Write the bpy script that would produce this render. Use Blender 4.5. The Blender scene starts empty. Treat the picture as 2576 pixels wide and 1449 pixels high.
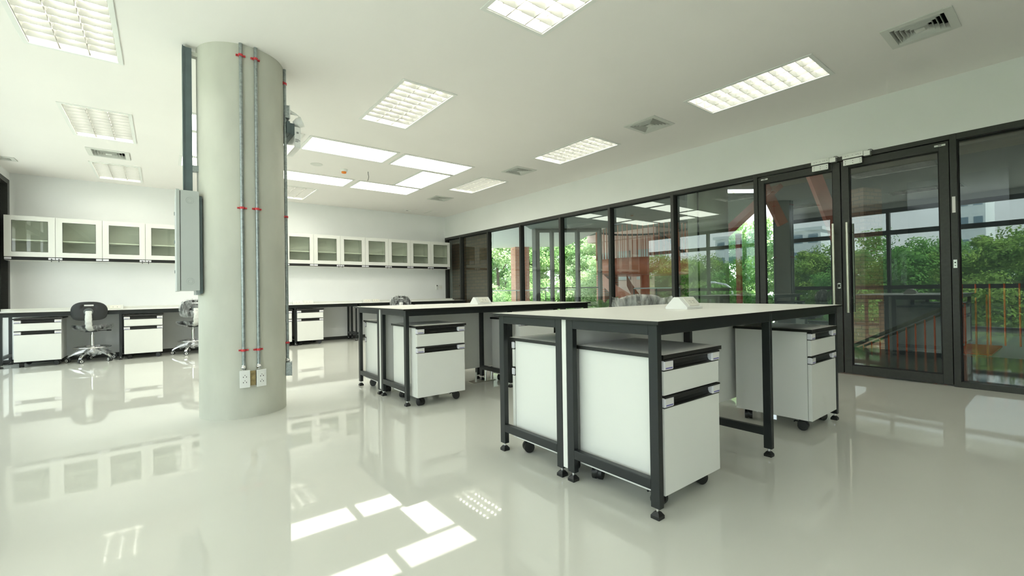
import bpy, bmesh, math, random
from mathutils import Vector, Matrix, noise
random.seed(11)
PI = math.pi
R_ = math.radians
sc = bpy.context.scene
COL = sc.collection

# ------------------------------------------------------------------ camera
YAW, PITCH, ROLL = R_(38.138), R_(0.4017), R_(-0.8384)
fw = Vector((math.sin(YAW)*math.cos(PITCH), math.cos(YAW)*math.cos(PITCH), math.sin(PITCH)))
rt = Vector((math.cos(YAW), -math.sin(YAW), 0)); up = rt.cross(fw)
r2 = math.cos(ROLL)*rt + math.sin(ROLL)*up; u2 = -math.sin(ROLL)*rt + math.cos(ROLL)*up
cam_d = bpy.data.cameras.new('camera'); cam = bpy.data.objects.new('camera', cam_d); COL.objects.link(cam)
M = Matrix((r2, u2, -fw)).transposed().to_4x4(); M.translation = (0, 0, 0.924)
cam.matrix_world = M
cam_d.sensor_width = 36.0; cam_d.lens = 1122.04*36/2576; cam_d.clip_start = 0.05; cam_d.clip_end = 400
sc.camera = cam

# ------------------------------------------------------------------ sky, sun, exposure
SKY, SUN, TUBE, LED = 2.7, 12.0, 11.5, 3.8
w = bpy.data.worlds.new('sky'); sc.world = w; w.use_nodes = True
nt = w.node_tree; nt.nodes.clear()
o_ = nt.nodes.new('ShaderNodeOutputWorld'); bg = nt.nodes.new('ShaderNodeBackground')
tc = nt.nodes.new('ShaderNodeTexCoord'); sx = nt.nodes.new('ShaderNodeSeparateXYZ'); cr = nt.nodes.new('ShaderNodeValToRGB')
cr.color_ramp.elements[0].position = 0.0; cr.color_ramp.elements[0].color = (0.95, 0.98, 1.0, 1)
cr.color_ramp.elements[1].position = 0.7; cr.color_ramp.elements[1].color = (0.68, 0.84, 1.0, 1)
nt.links.new(tc.outputs['Generated'], sx.inputs[0]); nt.links.new(sx.outputs['Z'], cr.inputs[0])
nt.links.new(cr.outputs[0], bg.inputs['Color']); bg.inputs['Strength'].default_value = SKY
nt.links.new(bg.outputs[0], o_.inputs[0])
sd = bpy.data.lights.new('sun', 'SUN'); sd.energy = SUN; sd.angle = R_(3); sd.color = (1.0, 0.97, 0.9)
so = bpy.data.objects.new('sun', sd); COL.objects.link(so); so.location = (6, -20, 40)
so.rotation_euler = Vector((-0.05, 0.72, -1.0)).to_track_quat('-Z', 'Y').to_euler()
vs = sc.view_settings
vs.view_transform = 'Standard'; vs.look = 'None'; vs.gamma = 1.0; vs.use_curve_mapping = False; vs.exposure = 0.87

# ------------------------------------------------------------------ materials
MATS = {}
def P(name, col, rough=0.5, metal=0.0, spec=0.5, coat=0.0, var=0.0, vscale=6.0, bump=0.0, bscale=60.0, stretch=None, crough=0.03):
    m = bpy.data.materials.new(name); m.use_nodes = True
    n = m.node_tree; b = n.nodes['Principled BSDF']
    b.inputs['Roughness'].default_value = rough; b.inputs['Metallic'].default_value = metal
    b.inputs['Specular IOR Level'].default_value = spec
    b.inputs['Coat Weight'].default_value = coat; b.inputs['Coat Roughness'].default_value = crough
    c4 = (*col, 1)
    t = n.nodes.new('ShaderNodeTexCoord'); mp = n.nodes.new('ShaderNodeMapping')
    n.links.new(t.outputs['Object'], mp.inputs[0])
    if stretch: mp.inputs['Scale'].default_value = stretch
    nz = n.nodes.new('ShaderNodeTexNoise'); nz.inputs['Scale'].default_value = vscale; nz.inputs['Detail'].default_value = 5
    n.links.new(mp.outputs[0], nz.inputs['Vector'])
    ra = n.nodes.new('ShaderNodeValToRGB')
    v = max(var, 0.015)
    ra.color_ramp.elements[0].position = 0.3; ra.color_ramp.elements[1].position = 0.7
    ra.color_ramp.elements[0].color = (*[max(0, k*(1-v)) for k in col], 1); ra.color_ramp.elements[1].color = (*[min(1, k*(1+v)) for k in col], 1)
    n.links.new(nz.outputs['Fac'], ra.inputs[0]); n.links.new(ra.outputs[0], b.inputs['Base Color'])
    if bump > 0:
        bz = n.nodes.new('ShaderNodeTexNoise'); bz.inputs['Scale'].default_value = bscale; bz.inputs['Detail'].default_value = 4
        n.links.new(mp.outputs[0], bz.inputs['Vector'])
        bp = n.nodes.new('ShaderNodeBump'); bp.inputs['Strength'].default_value = bump; bp.inputs['Distance'].default_value = 0.01
        n.links.new(bz.outputs['Fac'], bp.inputs['Height']); n.links.new(bp.outputs[0], b.inputs['Normal'])
    MATS[name] = m
    return m
def EMIT(name, col, s):
    m = bpy.data.materials.new(name); m.use_nodes = True
    b = m.node_tree.nodes['Principled BSDF']
    b.inputs['Base Color'].default_value = (0.9, 0.9, 0.9, 1)
    b.inputs['Emission Color'].default_value = (*col, 1); b.inputs['Emission Strength'].default_value = s
    MATS[name] = m; return m
def GLASS(name, tint, ior=1.5, rough=0.0, refl=(1, 1, 1)):
    m = bpy.data.materials.new(name); m.use_nodes = True; n = m.node_tree; n.nodes.clear()
    o = n.nodes.new('ShaderNodeOutputMaterial'); mx = n.nodes.new('ShaderNodeMixShader')
    fr = n.nodes.new('ShaderNodeFresnel'); fr.inputs['IOR'].default_value = ior
    ge = n.nodes.new('ShaderNodeNewGeometry'); inv = n.nodes.new('ShaderNodeMath')
    tr = n.nodes.new('ShaderNodeBsdfTransparent'); tr.inputs[0].default_value = (*tint, 1)
    gl = n.nodes.new('ShaderNodeBsdfGlossy'); gl.inputs['Color'].default_value = (*refl, 1); gl.inputs['Roughness'].default_value = rough
    # a pane is a single sheet: use the same fresnel curve from either side
    vm = n.nodes.new('ShaderNodeVectorMath'); vm.operation = 'DOT_PRODUCT'
    n.links.new(ge.outputs['Incoming'], vm.inputs[0]); n.links.new(ge.outputs['Normal'], vm.inputs[1])
    ab = n.nodes.new('ShaderNodeMath'); ab.operation = 'ABSOLUTE'; n.links.new(vm.outputs['Value'], ab.inputs[0])
    s1 = n.nodes.new('ShaderNodeMath'); s1.operation = 'SUBTRACT'; s1.inputs[0].default_value = 1.0; n.links.new(ab.outputs[0], s1.inputs[1])
    p5 = n.nodes.new('ShaderNodeMath'); p5.operation = 'POWER'; p5.inputs[1].default_value = 5.0; n.links.new(s1.outputs[0], p5.inputs[0])
    f0 = ((ior-1)/(ior+1))**2; f0 = min(0.9, 2*f0/(1+f0))
    ma = n.nodes.new('ShaderNodeMath'); ma.operation = 'MULTIPLY_ADD'; ma.inputs[1].default_value = 1-f0; ma.inputs[2].default_value = f0
    n.links.new(p5.outputs[0], ma.inputs[0])
    n.links.new(ma.outputs[0], mx.inputs[0]); n.links.new(tr.outputs[0], mx.inputs[1]); n.links.new(gl.outputs[0], mx.inputs[2])
    n.links.new(mx.outputs[0], o.inputs[0]); n.nodes.remove(fr); n.nodes.remove(inv)
    MATS[name] = m; return m
def FILM(name, opac, col, rough):
    m = bpy.data.materials.new(name); m.use_nodes = True; n = m.node_tree; b = n.nodes['Principled BSDF']; o = n.nodes['Material Output']
    b.inputs['Base Color'].default_value = (*col, 1); b.inputs['Roughness'].default_value = rough
    t = n.nodes.new('ShaderNodeTexCoord'); nz = n.nodes.new('ShaderNodeTexNoise'); nz.inputs['Scale'].default_value = 20; nz.inputs['Detail'].default_value = 3; nz.inputs['Distortion'].default_value = 0.35
    mp = n.nodes.new('ShaderNodeMapping'); mp.inputs['Scale'].default_value = (1.6, 1.0, 0.5); mp.inputs['Rotation'].default_value = (0.3, 0.5, 0.2)
    n.links.new(t.outputs['Object'], mp.inputs[0]); n.links.new(mp.outputs[0], nz.inputs[0])
    bp = n.nodes.new('ShaderNodeBump'); bp.inputs['Strength'].default_value = 0.9; bp.inputs['Distance'].default_value = 0.03
    n.links.new(nz.outputs['Fac'], bp.inputs['Height']); n.links.new(bp.outputs[0], b.inputs['Normal'])
    mr = n.nodes.new('ShaderNodeMapRange'); mr.inputs[1].default_value = 0.35; mr.inputs[2].default_value = 0.65
    mr.inputs[3].default_value = max(0, opac-0.22); mr.inputs[4].default_value = min(1, opac+0.22); n.links.new(nz.outputs['Fac'], mr.inputs[0])
    tr = n.nodes.new('ShaderNodeBsdfTransparent'); mx = n.nodes.new('ShaderNodeMixShader')
    n.links.new(mr.outputs[0], mx.inputs[0]); n.links.new(tr.outputs[0], mx.inputs[1]); n.links.new(b.outputs[0], mx.inputs[2]); n.links.new(mx.outputs[0], o.inputs[0])
    MATS[name] = m; return m
def BRICK(name, c1, c2, mortar, scale=1.0):
    m = bpy.data.materials.new(name); m.use_nodes = True; n = m.node_tree; b = n.nodes['Principled BSDF']
    b.inputs['Roughness'].default_value = 0.85
    t = n.nodes.new('ShaderNodeTexCoord'); sp = n.nodes.new('ShaderNodeSeparateXYZ'); ad = n.nodes.new('ShaderNodeMath'); cb = n.nodes.new('ShaderNodeCombineXYZ')
    n.links.new(t.outputs['Object'], sp.inputs[0]); n.links.new(sp.outputs[0], ad.inputs[0]); n.links.new(sp.outputs[1], ad.inputs[1])
    n.links.new(ad.outputs[0], cb.inputs[0]); n.links.new(sp.outputs[2], cb.inputs[1])
    br = n.nodes.new('ShaderNodeTexBrick'); br.inputs['Color1'].default_value = (*c1, 1); br.inputs['Color2'].default_value = (*c2, 1); br.inputs['Mortar'].default_value = (*mortar, 1)
    br.inputs['Scale'].default_value = scale; br.inputs['Brick Width'].default_value = 0.22; br.inputs['Row Height'].default_value = 0.075; br.inputs['Mortar Size'].default_value = 0.008
    n.links.new(cb.outputs[0], br.inputs[0]); n.links.new(br.outputs['Color'], b.inputs['Base Color'])
    bp = n.nodes.new('ShaderNodeBump'); bp.inputs['Strength'].default_value = 0.5; bp.inputs['Distance'].default_value = 0.01; bp.invert = True
    n.links.new(br.outputs['Fac'], bp.inputs['Height']); n.links.new(bp.outputs[0], b.inputs['Normal'])
    MATS[name] = m; return m
def LEAF(name, c1, c2):
    m = bpy.data.materials.new(name); m.use_nodes = True; n = m.node_tree; n.nodes.clear()
    o = n.nodes.new('ShaderNodeOutputMaterial'); d = n.nodes.new('ShaderNodeBsdfDiffuse'); t = n.nodes.new('ShaderNodeBsdfTranslucent'); mx = n.nodes.new('ShaderNodeMixShader')
    mx.inputs[0].default_value = 0.35
    tc = n.nodes.new('ShaderNodeTexCoord'); nz = n.nodes.new('ShaderNodeTexNoise'); nz.inputs['Scale'].default_value = 1.3; nz.inputs['Detail'].default_value = 6
    n.links.new(tc.outputs['Object'], nz.inputs[0]); ra = n.nodes.new('ShaderNodeValToRGB')
    ra.color_ramp.elements[0].position = 0.35; ra.color_ramp.elements[1].position = 0.65
    ra.color_ramp.elements[0].color = (*c1, 1); ra.color_ramp.elements[1].color = (*c2, 1); n.links.new(nz.outputs['Fac'], ra.inputs[0])
    n.links.new(ra.outputs[0], d.inputs[0]); n.links.new(ra.outputs[0], t.inputs[0])
    n.links.new(d.outputs[0], mx.inputs[1]); n.links.new(t.outputs[0], mx.inputs[2]); n.links.new(mx.outputs[0], o.inputs[0])
    MATS[name] = m; return m

P('wall_paint', (0.89, 0.905, 0.895), 0.75, var=0.02, vscale=1.5, bump=0.03, bscale=250)
P('ceil_paint', (0.91, 0.885, 0.85), 0.85, var=0.015, vscale=1.0)
P('floor_epoxy', (0.64, 0.645, 0.585), 0.032, spec=0.5, coat=0.0, var=0.03, vscale=0.9, bump=0.004, bscale=3.0)
P('frame_dark', (0.036, 0.037, 0.034), 0.42, metal=0.15, var=0.12, vscale=40)
P('gasket', (0.008, 0.008, 0.008), 0.7)
P('black_steel', (0.012, 0.0145, 0.015), 0.38, var=0.1, vscale=200, bump=0.05, bscale=900)
P('black_edge', (0.009, 0.009, 0.008), 0.42)
P('black_plastic', (0.012, 0.012, 0.012), 0.4, bump=0.05, bscale=500)
P('laminate', (0.86, 0.855, 0.80), 0.38, var=0.012, vscale=3)
P('cab_white', (0.84, 0.845, 0.80), 0.3, var=0.01, vscale=2)
P('lilac_plastic', (0.80, 0.79, 0.84), 0.35)
P('label_purple', (0.16, 0.14, 0.42), 0.5)
P('label_paper', (0.78, 0.76, 0.74), 0.6)
P('chrome', (0.75, 0.75, 0.75), 0.12, metal=1.0)
P('steel', (0.52, 0.50, 0.43), 0.28, metal=1.0, var=0.08, vscale=300, stretch=(1, 1, 0.02))
P('alu', (0.72, 0.74, 0.72), 0.35, metal=0.7)
P('galv', (0.36, 0.40, 0.40), 0.38, metal=0.75, var=0.25, vscale=60)
P('concrete', (0.57, 0.575, 0.50), 0.62, var=0.13, vscale=2.6, bump=0.12, bscale=18, stretch=(1, 1, 0.45))
P('panel_grey', (0.50, 0.535, 0.515), 0.35, var=0.02)
P('steel_blue', (0.10, 0.135, 0.14), 0.45, var=0.1, vscale=12)
P('white_plastic', (0.82, 0.83, 0.80), 0.3)
P('cream_plastic', (0.80, 0.79, 0.70), 0.35)
P('socket_hole', (0.01, 0.01, 0.01), 0.6)
P('red_clamp', (0.60, 0.05, 0.06), 0.5, var=0.5, vscale=120)
P('foam_tan', (0.42, 0.33, 0.16), 0.9, var=0.3, vscale=40)
P('orange_cap', (0.85, 0.25, 0.03), 0.35)
P('reflector', (0.52, 0.52, 0.49), 0.25, metal=0.55)
P('housing_grey', (0.70, 0.70, 0.67), 0.25, metal=0.75)
P('housing_back', (0.58, 0.58, 0.55), 0.4, metal=0.2)
P('lamp_white', (0.85, 0.86, 0.82), 0.5)
P('duct_dark', (0.02, 0.022, 0.022), 0.8)
P('vent_white', (0.72, 0.73, 0.68), 0.5)
P('chair_black', (0.018, 0.019, 0.02), 0.5, bump=0.1, bscale=400)
P('chair_grey', (0.10, 0.11, 0.11), 0.5)
P('wrap_white', (0.72, 0.73, 0.70), 0.4, var=0.12, vscale=25, bump=0.6, bscale=30)
FILM('film', 0.20, (0.70, 0.73, 0.73), 0.14)
FILM('film_dense', 0.5, (0.68, 0.69, 0.66), 0.2)
GLASS('glass_tint', (0.64, 0.70, 0.675), ior=1.62, refl=(0.9, 1.0, 0.95))
GLASS('glass_clear', (0.93, 0.97, 0.95), ior=1.45)
GLASS('glass_cab', (0.90, 0.945, 0.86), ior=1.5)
EMIT('tube', (1.0, 0.985, 0.87), TUBE)
EMIT('led', (1.0, 0.98, 0.86), LED)
P('dark_panel', (0.05, 0.058, 0.058), 0.18, var=0.3, vscale=3)
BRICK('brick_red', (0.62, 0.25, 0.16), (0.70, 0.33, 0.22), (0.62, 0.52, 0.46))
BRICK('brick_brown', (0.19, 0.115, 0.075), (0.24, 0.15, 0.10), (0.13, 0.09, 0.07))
P('soffit_plank', (0.86, 0.84, 0.82), 0.7, var=0.08, vscale=4, stretch=(0.2, 14, 1))
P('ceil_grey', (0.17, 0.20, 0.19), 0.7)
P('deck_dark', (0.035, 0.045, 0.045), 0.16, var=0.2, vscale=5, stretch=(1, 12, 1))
P('tile_grey', (0.55, 0.57, 0.55), 0.5)
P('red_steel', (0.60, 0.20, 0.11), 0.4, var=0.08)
P('red_steel_shaded', (0.26, 0.075, 0.045), 0.5, var=0.1)  # red of the stair beams with their shade put into the colour
P('orange_steel', (0.75, 0.13, 0.05), 0.35)
P('grey_steel', (0.13, 0.13, 0.115), 0.5)
P('brown_plank', (0.16, 0.125, 0.09), 0.7, var=0.3, vscale=3, stretch=(14, 0.3, 1))
P('build_dark', (0.035, 0.040, 0.038), 0.6, var=0.2, vscale=0.6)
P('build_pink', (0.70, 0.50, 0.43), 0.7, var=0.05, vscale=1)
P('build_white', (0.72, 0.76, 0.78), 0.6, var=0.05, vscale=0.3)
P('build_glass', (0.16, 0.24, 0.30), 0.3)
P('pale_ground', (0.42, 0.43, 0.38), 0.95, var=0.4, vscale=0.8)  # grey paving, made pale to bounce more daylight
P('bark', (0.10, 0.075, 0.055), 0.95, var=0.3, vscale=8, bump=0.5)
LEAF('leaf_a', (0.24, 0.42, 0.15), (0.46, 0.62, 0.26)); LEAF('leaf_b', (0.16, 0.34, 0.13), (0.34, 0.54, 0.20)); LEAF('leaf_c', (0.36, 0.50, 0.26), (0.62, 0.72, 0.42))
LEAF('leaf_d2', (0.16, 0.30, 0.07), (0.32, 0.46, 0.12))
LEAF('leaf_d', (0.11, 0.28, 0.08), (0.24, 0.46, 0.12))

# ------------------------------------------------------------------ mesh builder
class B:
    def __init__(s): s.v = []; s.f = []; s.m = []; s.s = []
    def _add(s, vs, fs, m=0, sm=False):
        o = len(s.v); s.v += [tuple(q) for q in vs]
        for k in fs: s.f.append([o+i for i in k]); s.m.append(m); s.s.append(sm)
        return s
    def box(s, x0, y0, z0, x1, y1, z1, m=0, mtop=None):
        v = [(x0,y0,z0),(x1,y0,z0),(x1,y1,z0),(x0,y1,z0),(x0,y0,z1),(x1,y0,z1),(x1,y1,z1),(x0,y1,z1)]
        f = [(0,3,2,1),(4,5,6,7),(0,1,5,4),(1,2,6,5),(2,3,7,6),(3,0,4,7)]
        o = len(s.f); s._add(v, f, m)
        if mtop is not None: s.m[o+1] = mtop
        return s
    def cyl(s, p0, p1, r0, r1=None, n=12, m=0, sm=True, caps=True):
        r1 = r0 if r1 is None else r1
        p0 = Vector(p0); p1 = Vector(p1); d = (p1-p0).normalized()
        a = d.orthogonal().normalized(); b = d.cross(a)
        v = [p0+(a*math.cos(2*PI*i/n)+b*math.sin(2*PI*i/n))*r0 for i in range(n)] + [p1+(a*math.cos(2*PI*i/n)+b*math.sin(2*PI*i/n))*r1 for i in range(n)]
        s._add(v, [(i, (i+1) % n, n+(i+1) % n, n+i) for i in range(n)], m, sm)
        if caps:
            s._add(v[:n], [tuple(range(n))[::-1]], m); s._add(v[n:], [tuple(range(n))], m)
        return s
    def tube(s, pts, r, n=8, m=0, close=False):
        pts = [Vector(p) for p in pts]; N = len(pts); rings = []; prev = None
        for i, p in enumerate(pts):
            if close: d = pts[(i+1) % N]-pts[i-1]
            else: d = pts[min(i+1, N-1)]-pts[max(i-1, 0)]
            d.normalize()
            if prev is None: a = d.orthogonal().normalized()
            else:
                a = prev - d*prev.dot(d)
                a = a.normalized() if a.length > 1e-6 else d.orthogonal().normalized()
            prev = a; b = d.cross(a); rr = r[i] if isinstance(r, (list, tuple)) else r
            rings.append([p+(a*math.cos(2*PI*k/n)+b*math.sin(2*PI*k/n))*rr for k in range(n)])
        v = [q for ring in rings for q in ring]; f = []
        for i in range(N if close else N-1):
            j = (i+1) % N
            for k in range(n): f.append((i*n+k, i*n+(k+1) % n, j*n+(k+1) % n, j*n+k))
        s._add(v, f, m, True)
        if not close:
            s._add(rings[0], [tuple(range(n))[::-1]], m); s._add(rings[-1], [tuple(range(n))], m)
        return s
    def lathe(s, prof, n=24, m=0, c=(0, 0, 0), sm=True):
        v = []; f = []
        for (r, z) in prof:
            for k in range(n): v.append((c[0]+r*math.cos(2*PI*k/n), c[1]+r*math.sin(2*PI*k/n), c[2]+z))
        for i in range(len(prof)-1):
            for k in range(n): f.append((i*n+k, i*n+(k+1) % n, (i+1)*n+(k+1) % n, (i+1)*n+k))
        s._add(v, f, m, sm)
        s._add(v[:n], [tuple(range(n))[::-1]], m); s._add(v[-n:], [tuple(range(n))], m)
        return s
    def prism(s, poly, axis, a, b, m=0, sm=False):
        n = len(poly)
        def q(t, p): return (t, p[0], p[1]) if axis == 'x' else ((p[0], t, p[1]) if axis == 'y' else (p[0], p[1], t))
        v = [q(a, p) for p in poly]+[q(b, p) for p in poly]
        s._add(v, [(i, (i+1) % n, n+(i+1) % n, n+i) for i in range(n)], m, sm)
        s._add(v[:n], [tuple(range(n))[::-1]], m); s._add(v[n:], [tuple(range(n))], m)
        return s
    def ring(s, x0, y0, x1, y1, t, z0, z1, m=0):     # rectangular frame in xy
        s.box(x0, y0, z0, x1, y0+t, z1, m); s.box(x0, y1-t, z0, x1, y1, z1, m)
        s.box(x0, y0+t, z0, x0+t, y1-t, z1, m); s.box(x1-t, y0+t, z0, x1, y1-t, z1, m); return s
    def grid(s, fn, nu, nv, m=0, sm=True):
        v = [fn(i/nu, j/nv) for j in range(nv+1) for i in range(nu+1)]
        f = [(j*(nu+1)+i, j*(nu+1)+i+1, (j+1)*(nu+1)+i+1, (j+1)*(nu+1)+i) for j in range(nv) for i in range(nu)]
        return s._add(v, f, m, sm)
    def build(s, name, mats, parent=None, bevel=0.0, seg=2, kind=None, loc=None, fixn=True):
        me = bpy.data.meshes.new(name); me.from_pydata(s.v, [], s.f)
        if isinstance(mats, str): mats = [mats]
        for k in mats: me.materials.append(MATS[k])
        me.polygons.foreach_set('material_index', s.m); me.polygons.foreach_set('use_smooth', s.s)
        if bevel > 0 or fixn:
            bm = bmesh.new(); bm.from_mesh(me)
            if bevel > 0:
                bmesh.ops.remove_doubles(bm, verts=bm.verts, dist=1e-6)
                es = [e for e in bm.edges if len(e.link_faces) == 2 and e.calc_face_angle(0) > 0.6]
                bmesh.ops.bevel(bm, geom=es, offset=bevel, segments=seg, profile=0.5, affect='EDGES', clamp_overlap=True)
            if fixn and len(bm.faces) < 20000: bmesh.ops.recalc_face_normals(bm, faces=bm.faces)
            bm.to_mesh(me); bm.free()
        me.update()
        ob = bpy.data.objects.new(name, me); COL.objects.link(ob)
        if parent is not None: ob.parent = parent
        if loc is not None: ob.location = loc
        if kind: ob['kind'] = kind
        return ob
def tag(o, label, cat, group=None):
    o['label'] = label; o['category'] = cat
    if group: o['group'] = group
    return o
def thing(name, label, cat, loc=(0, 0, 0), rz=0.0, group=None):
    o = bpy.data.objects.new(name, None); COL.objects.link(o); o.location = loc; o.rotation_euler = (0, 0, rz); o.empty_display_size = 0.1
    return tag(o, label, cat, group)
def struct(o): o['kind'] = 'structure'; return o
def sempty(name, loc=(0, 0, 0)):
    o = bpy.data.objects.new(name, None); COL.objects.link(o); o.location = loc; o.empty_display_size = 0.1; o['kind'] = 'structure'; return o
def cp(o, parent):
    c = o.copy(); COL.objects.link(c); c.parent = parent
    for ch in list(o.children): cp(ch, c)
    return c
def dup(root, loc, rz=0.0, label=None, group=None):
    c = cp(root, None); c.location = loc; c.rotation_euler = (0, 0, rz)
    if label: c['label'] = label
    if group: c['group'] = group
    return c

# ------------------------------------------------------------------ room shell
XL, XR, YB, YF, ZC, ZF = -1.788, 5.631, 9.895, -2.6, 2.81, 2.288
struct(B().box(XL-0.25, YF-0.2, -0.3, XR+0.20, YB+0.2, 0.0).build('floor', 'floor_epoxy'))
struct(B().box(XL-0.25, YB, 0.0, XR+0.2, YB+0.2, 3.0).build('wall_back', 'wall_paint'))
struct(B().box(XL-0.25, YF-0.2, 0.0, XR+0.2, YF, 3.0).build('wall_rear', 'wall_paint'))
struct(B().box(XR, YF, ZF, XR+0.2, YB, 3.0).build('wall_right', 'wall_paint'))
struct(B().box(XL-0.25, YF, 2.69, XL, YB, 3.0).build('wall_left', 'wall_paint'))
# low boxed-out service wall behind the bench, with its dark base strip
struct(B().box(XL, 9.29, 0.06, XR-0.11, YB, 0.742).build('wall_dado', 'wall_paint'))
struct(B().box(XL, 9.28, 0.0, XR-0.11, 9.30, 0.062).build('baseboard_back', 'frame_dark'))
# fixtures set into the ceiling: positions
LX = [(-0.79, -0.23), (1.68, 2.24), (4.145, 4.70)]
LY = [(1.32, 2.435), (3.65, 4.78), (6.04, 7.17), (8.43, 9.57), (-1.07, 0.045)]
LIGHTS = [(0,1),(0,2),(0,3),(1,0),(1,1),(1,3),(2,0),(2,1),(2,2),(0,0),(1,4),(2,4)]  # last two are unseen, added behind the camera to brighten the near right
lrects = [(LX[i][0]+0.028, LY[j][0]+0.028, LX[i][1]-0.028, LY[j][1]-0.028) for i, j in LIGHTS]
VENTS = [(4.40, 0.70, 0.39), (4.415, 3.03, 0.41), (4.42, 5.41, 0.40), (4.42, 7.92, 0.40), (-0.535, 7.87, 0.42), (-1.655, 8.90, 0.22)]
vrects = [(x-s/2+0.045, y-s/2+0.045, x+s/2-0.045, y+s/2-0.045) for x, y, s in VENTS]
holes = lrects+vrects
xs = sorted(set([XL, XR]+[h[0] for h in holes]+[h[2] for h in holes])); ys = sorted(set([YF, YB]+[h[1] for h in holes]+[h[3] for h in holes]))
cb = B()
for i in range(len(xs)-1):
    for j in range(len(ys)-1):
        mx, my = (xs[i]+xs[i+1])/2, (ys[j]+ys[j+1])/2
        if any(h[0] < mx < h[2] and h[1] < my < h[3] for h in holes): continue
        cb._add([(xs[i],ys[j],ZC),(xs[i+1],ys[j],ZC),(xs[i+1],ys[j+1],ZC),(xs[i],ys[j+1],ZC)], [(0,3,2,1)])
struct(cb.build('ceiling', 'ceil_paint', fixn=False))
struct(B().box(XL-3.0, YF-1.0, 3.0, 6.0, YB+1.0, 3.25).build('roof_slab', 'ceil_paint'))  # roof; its unseen left overhang is added to cut skylight on the floor

# right glazed wall: one window per bay
G0, G1 = XR, XR+0.10
bays = [(YB-0.005, 9.195), (9.195, 8.05), (8.05, 6.92), (6.92, 5.785), (5.785, 4.66), (4.66, 3.54), (3.54, 2.42), (0.715, -0.455), (-0.455, -1.58), (-1.58, YF)]
for k, (ya, yb) in enumerate(bays):
    wd = sempty('window_%d' % (k+1), (G0, yb, 0))
    L = ya-yb
    B().box(0, L-0.045, 0.0, 0.10, L, ZF).build('mullion', 'frame_dark', wd, bevel=0.002)
    B().box(0.002, 0.0, ZF-0.055, 0.10, L-0.045, ZF).build('head_rail', 'frame_dark', wd, bevel=0.002)
    B().box(0.002, 0.0, 0.0, 0.10, L-0.045, 0.05).build('sill_rail', 'frame_dark', wd, bevel=0.002)
    g = B(); g.box(0.062, 0.0, 0.05, 0.094, 0.008, ZF-0.055); g.box(0.062, L-0.053, 0.05, 0.094, L-0.045, ZF-0.055); g.box(0.062, 0.008, ZF-0.063, 0.094, L-0.053, ZF-0.055)
    g.build('gasket', 'gasket', wd)
    B()._add([(0.08, 0.0, 0.05), (0.08, L-0.045, 0.05), (0.08, L-0.045, ZF-0.055), (0.08, 0.0, ZF-0.055)], [(0,1,2,3)]).build('pane', 'glass_tint', wd, fixn=False)
# double door: frame and two leaves
df = sempty('trim_1', (G0, 0.715, 0))
B().box(0, 1.66, 0, 0.10, 1.705, ZF).build('jamb', 'frame_dark', df, bevel=0.002)
B().box(0, 0.0, ZF-0.045, 0.10, 1.66, ZF).build('head_rail', 'frame_dark', df, bevel=0.002)
def leaf(n, y0, y1):
    d = sempty('door_%d' % n, (G0+0.012, y0, 0)); L = y1-y0; s = 0.066; zt = ZF-0.053; zb = 0.014
    B().box(0, 0, zb, 0.055, s, zt).build('stile', 'frame_dark', d, bevel=0.002)
    B().box(0, L-s, zb, 0.055, L, zt).build('stile', 'frame_dark', d, bevel=0.002)
    B().box(0, s, zt-0.075, 0.055, L-s, zt).build('top_rail', 'frame_dark', d, bevel=0.002)
    B().box(0, s, zb, 0.055, L-s, zb+0.085).build('bottom_rail', 'frame_dark', d, bevel=0.002)
    g = B(); g.box(0.012, s, zb+0.085, 0.03, s+0.01, zt-0.075); g.box(0.012, L-s-0.01, zb+0.085, 0.03, L-s, zt-0.075); g.box(0.012, s+.01, zt-0.085, 0.03, L-s-.01, zt-0.075); g.box(0.012, s+.01, zb+0.085, 0.03, L-s-.01, zb+0.095)
    g.build('gasket', 'gasket', d)
    B()._add([(0.026, s, zb+0.085), (0.026, L-s, zb+0.085), (0.026, L-s, zt-0.075), (0.026, s, zt-0.075)], [(0,1,2,3)]).build('pane', 'glass_tint', d, fixn=False)
    return d, L
d1, L1 = leaf(1, 1.550, 2.372); d2, L2 = leaf(2, 0.722, 1.540)
def pull(door, y, z0, z1, sz0, sz1):
    h = B(); h.cyl((-0.068, y, z0), (-0.068, y, z1), 0.0135, n=16); h.cyl((0.115, y, z0), (0.115, y, z1), 0.0135, n=16)
    for z in (sz0, sz1): h.cyl((-0.068, y, z), (0.0, y, z), 0.008, n=10); h.cyl((0.055, y, z), (0.115, y, z), 0.008, n=10)
    h.build('pull_handle', 'steel', door)
pull(d1, 0.052, 0.65, 1.585, 0.742, 1.49); pull(d2, L2-0.060, 0.65, 1.585, 0.742, 1.49)
c = B().cyl((-0.006, 0.025, 0.915), (0.0, 0.025, 0.915), 0.016, n=16); c.cyl((-0.006, 0.025, 0.945), (0.0, 0.025, 0.945), 0.016, n=16); c.box(-0.006, 0.009, 0.915, 0.0, 0.041, 0.945); c.box(-0.008, 0.021, 0.92, -0.006, 0.029, 0.94, m=1)
c.build('lock_cylinder', ['alu', 'socket_hole'], d1)
for d, y in ((d1, L1-0.11), (d2, 0.02)):
    b = B().box(-0.004, y, 2.198, 0.0, y+0.075, 2.214); b.box(-0.005, y+0.025, 2.203, -0.004, y+0.05, 2.209, m=1); b.build('hinge_plate', ['alu', 'socket_hole'], d)
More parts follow.
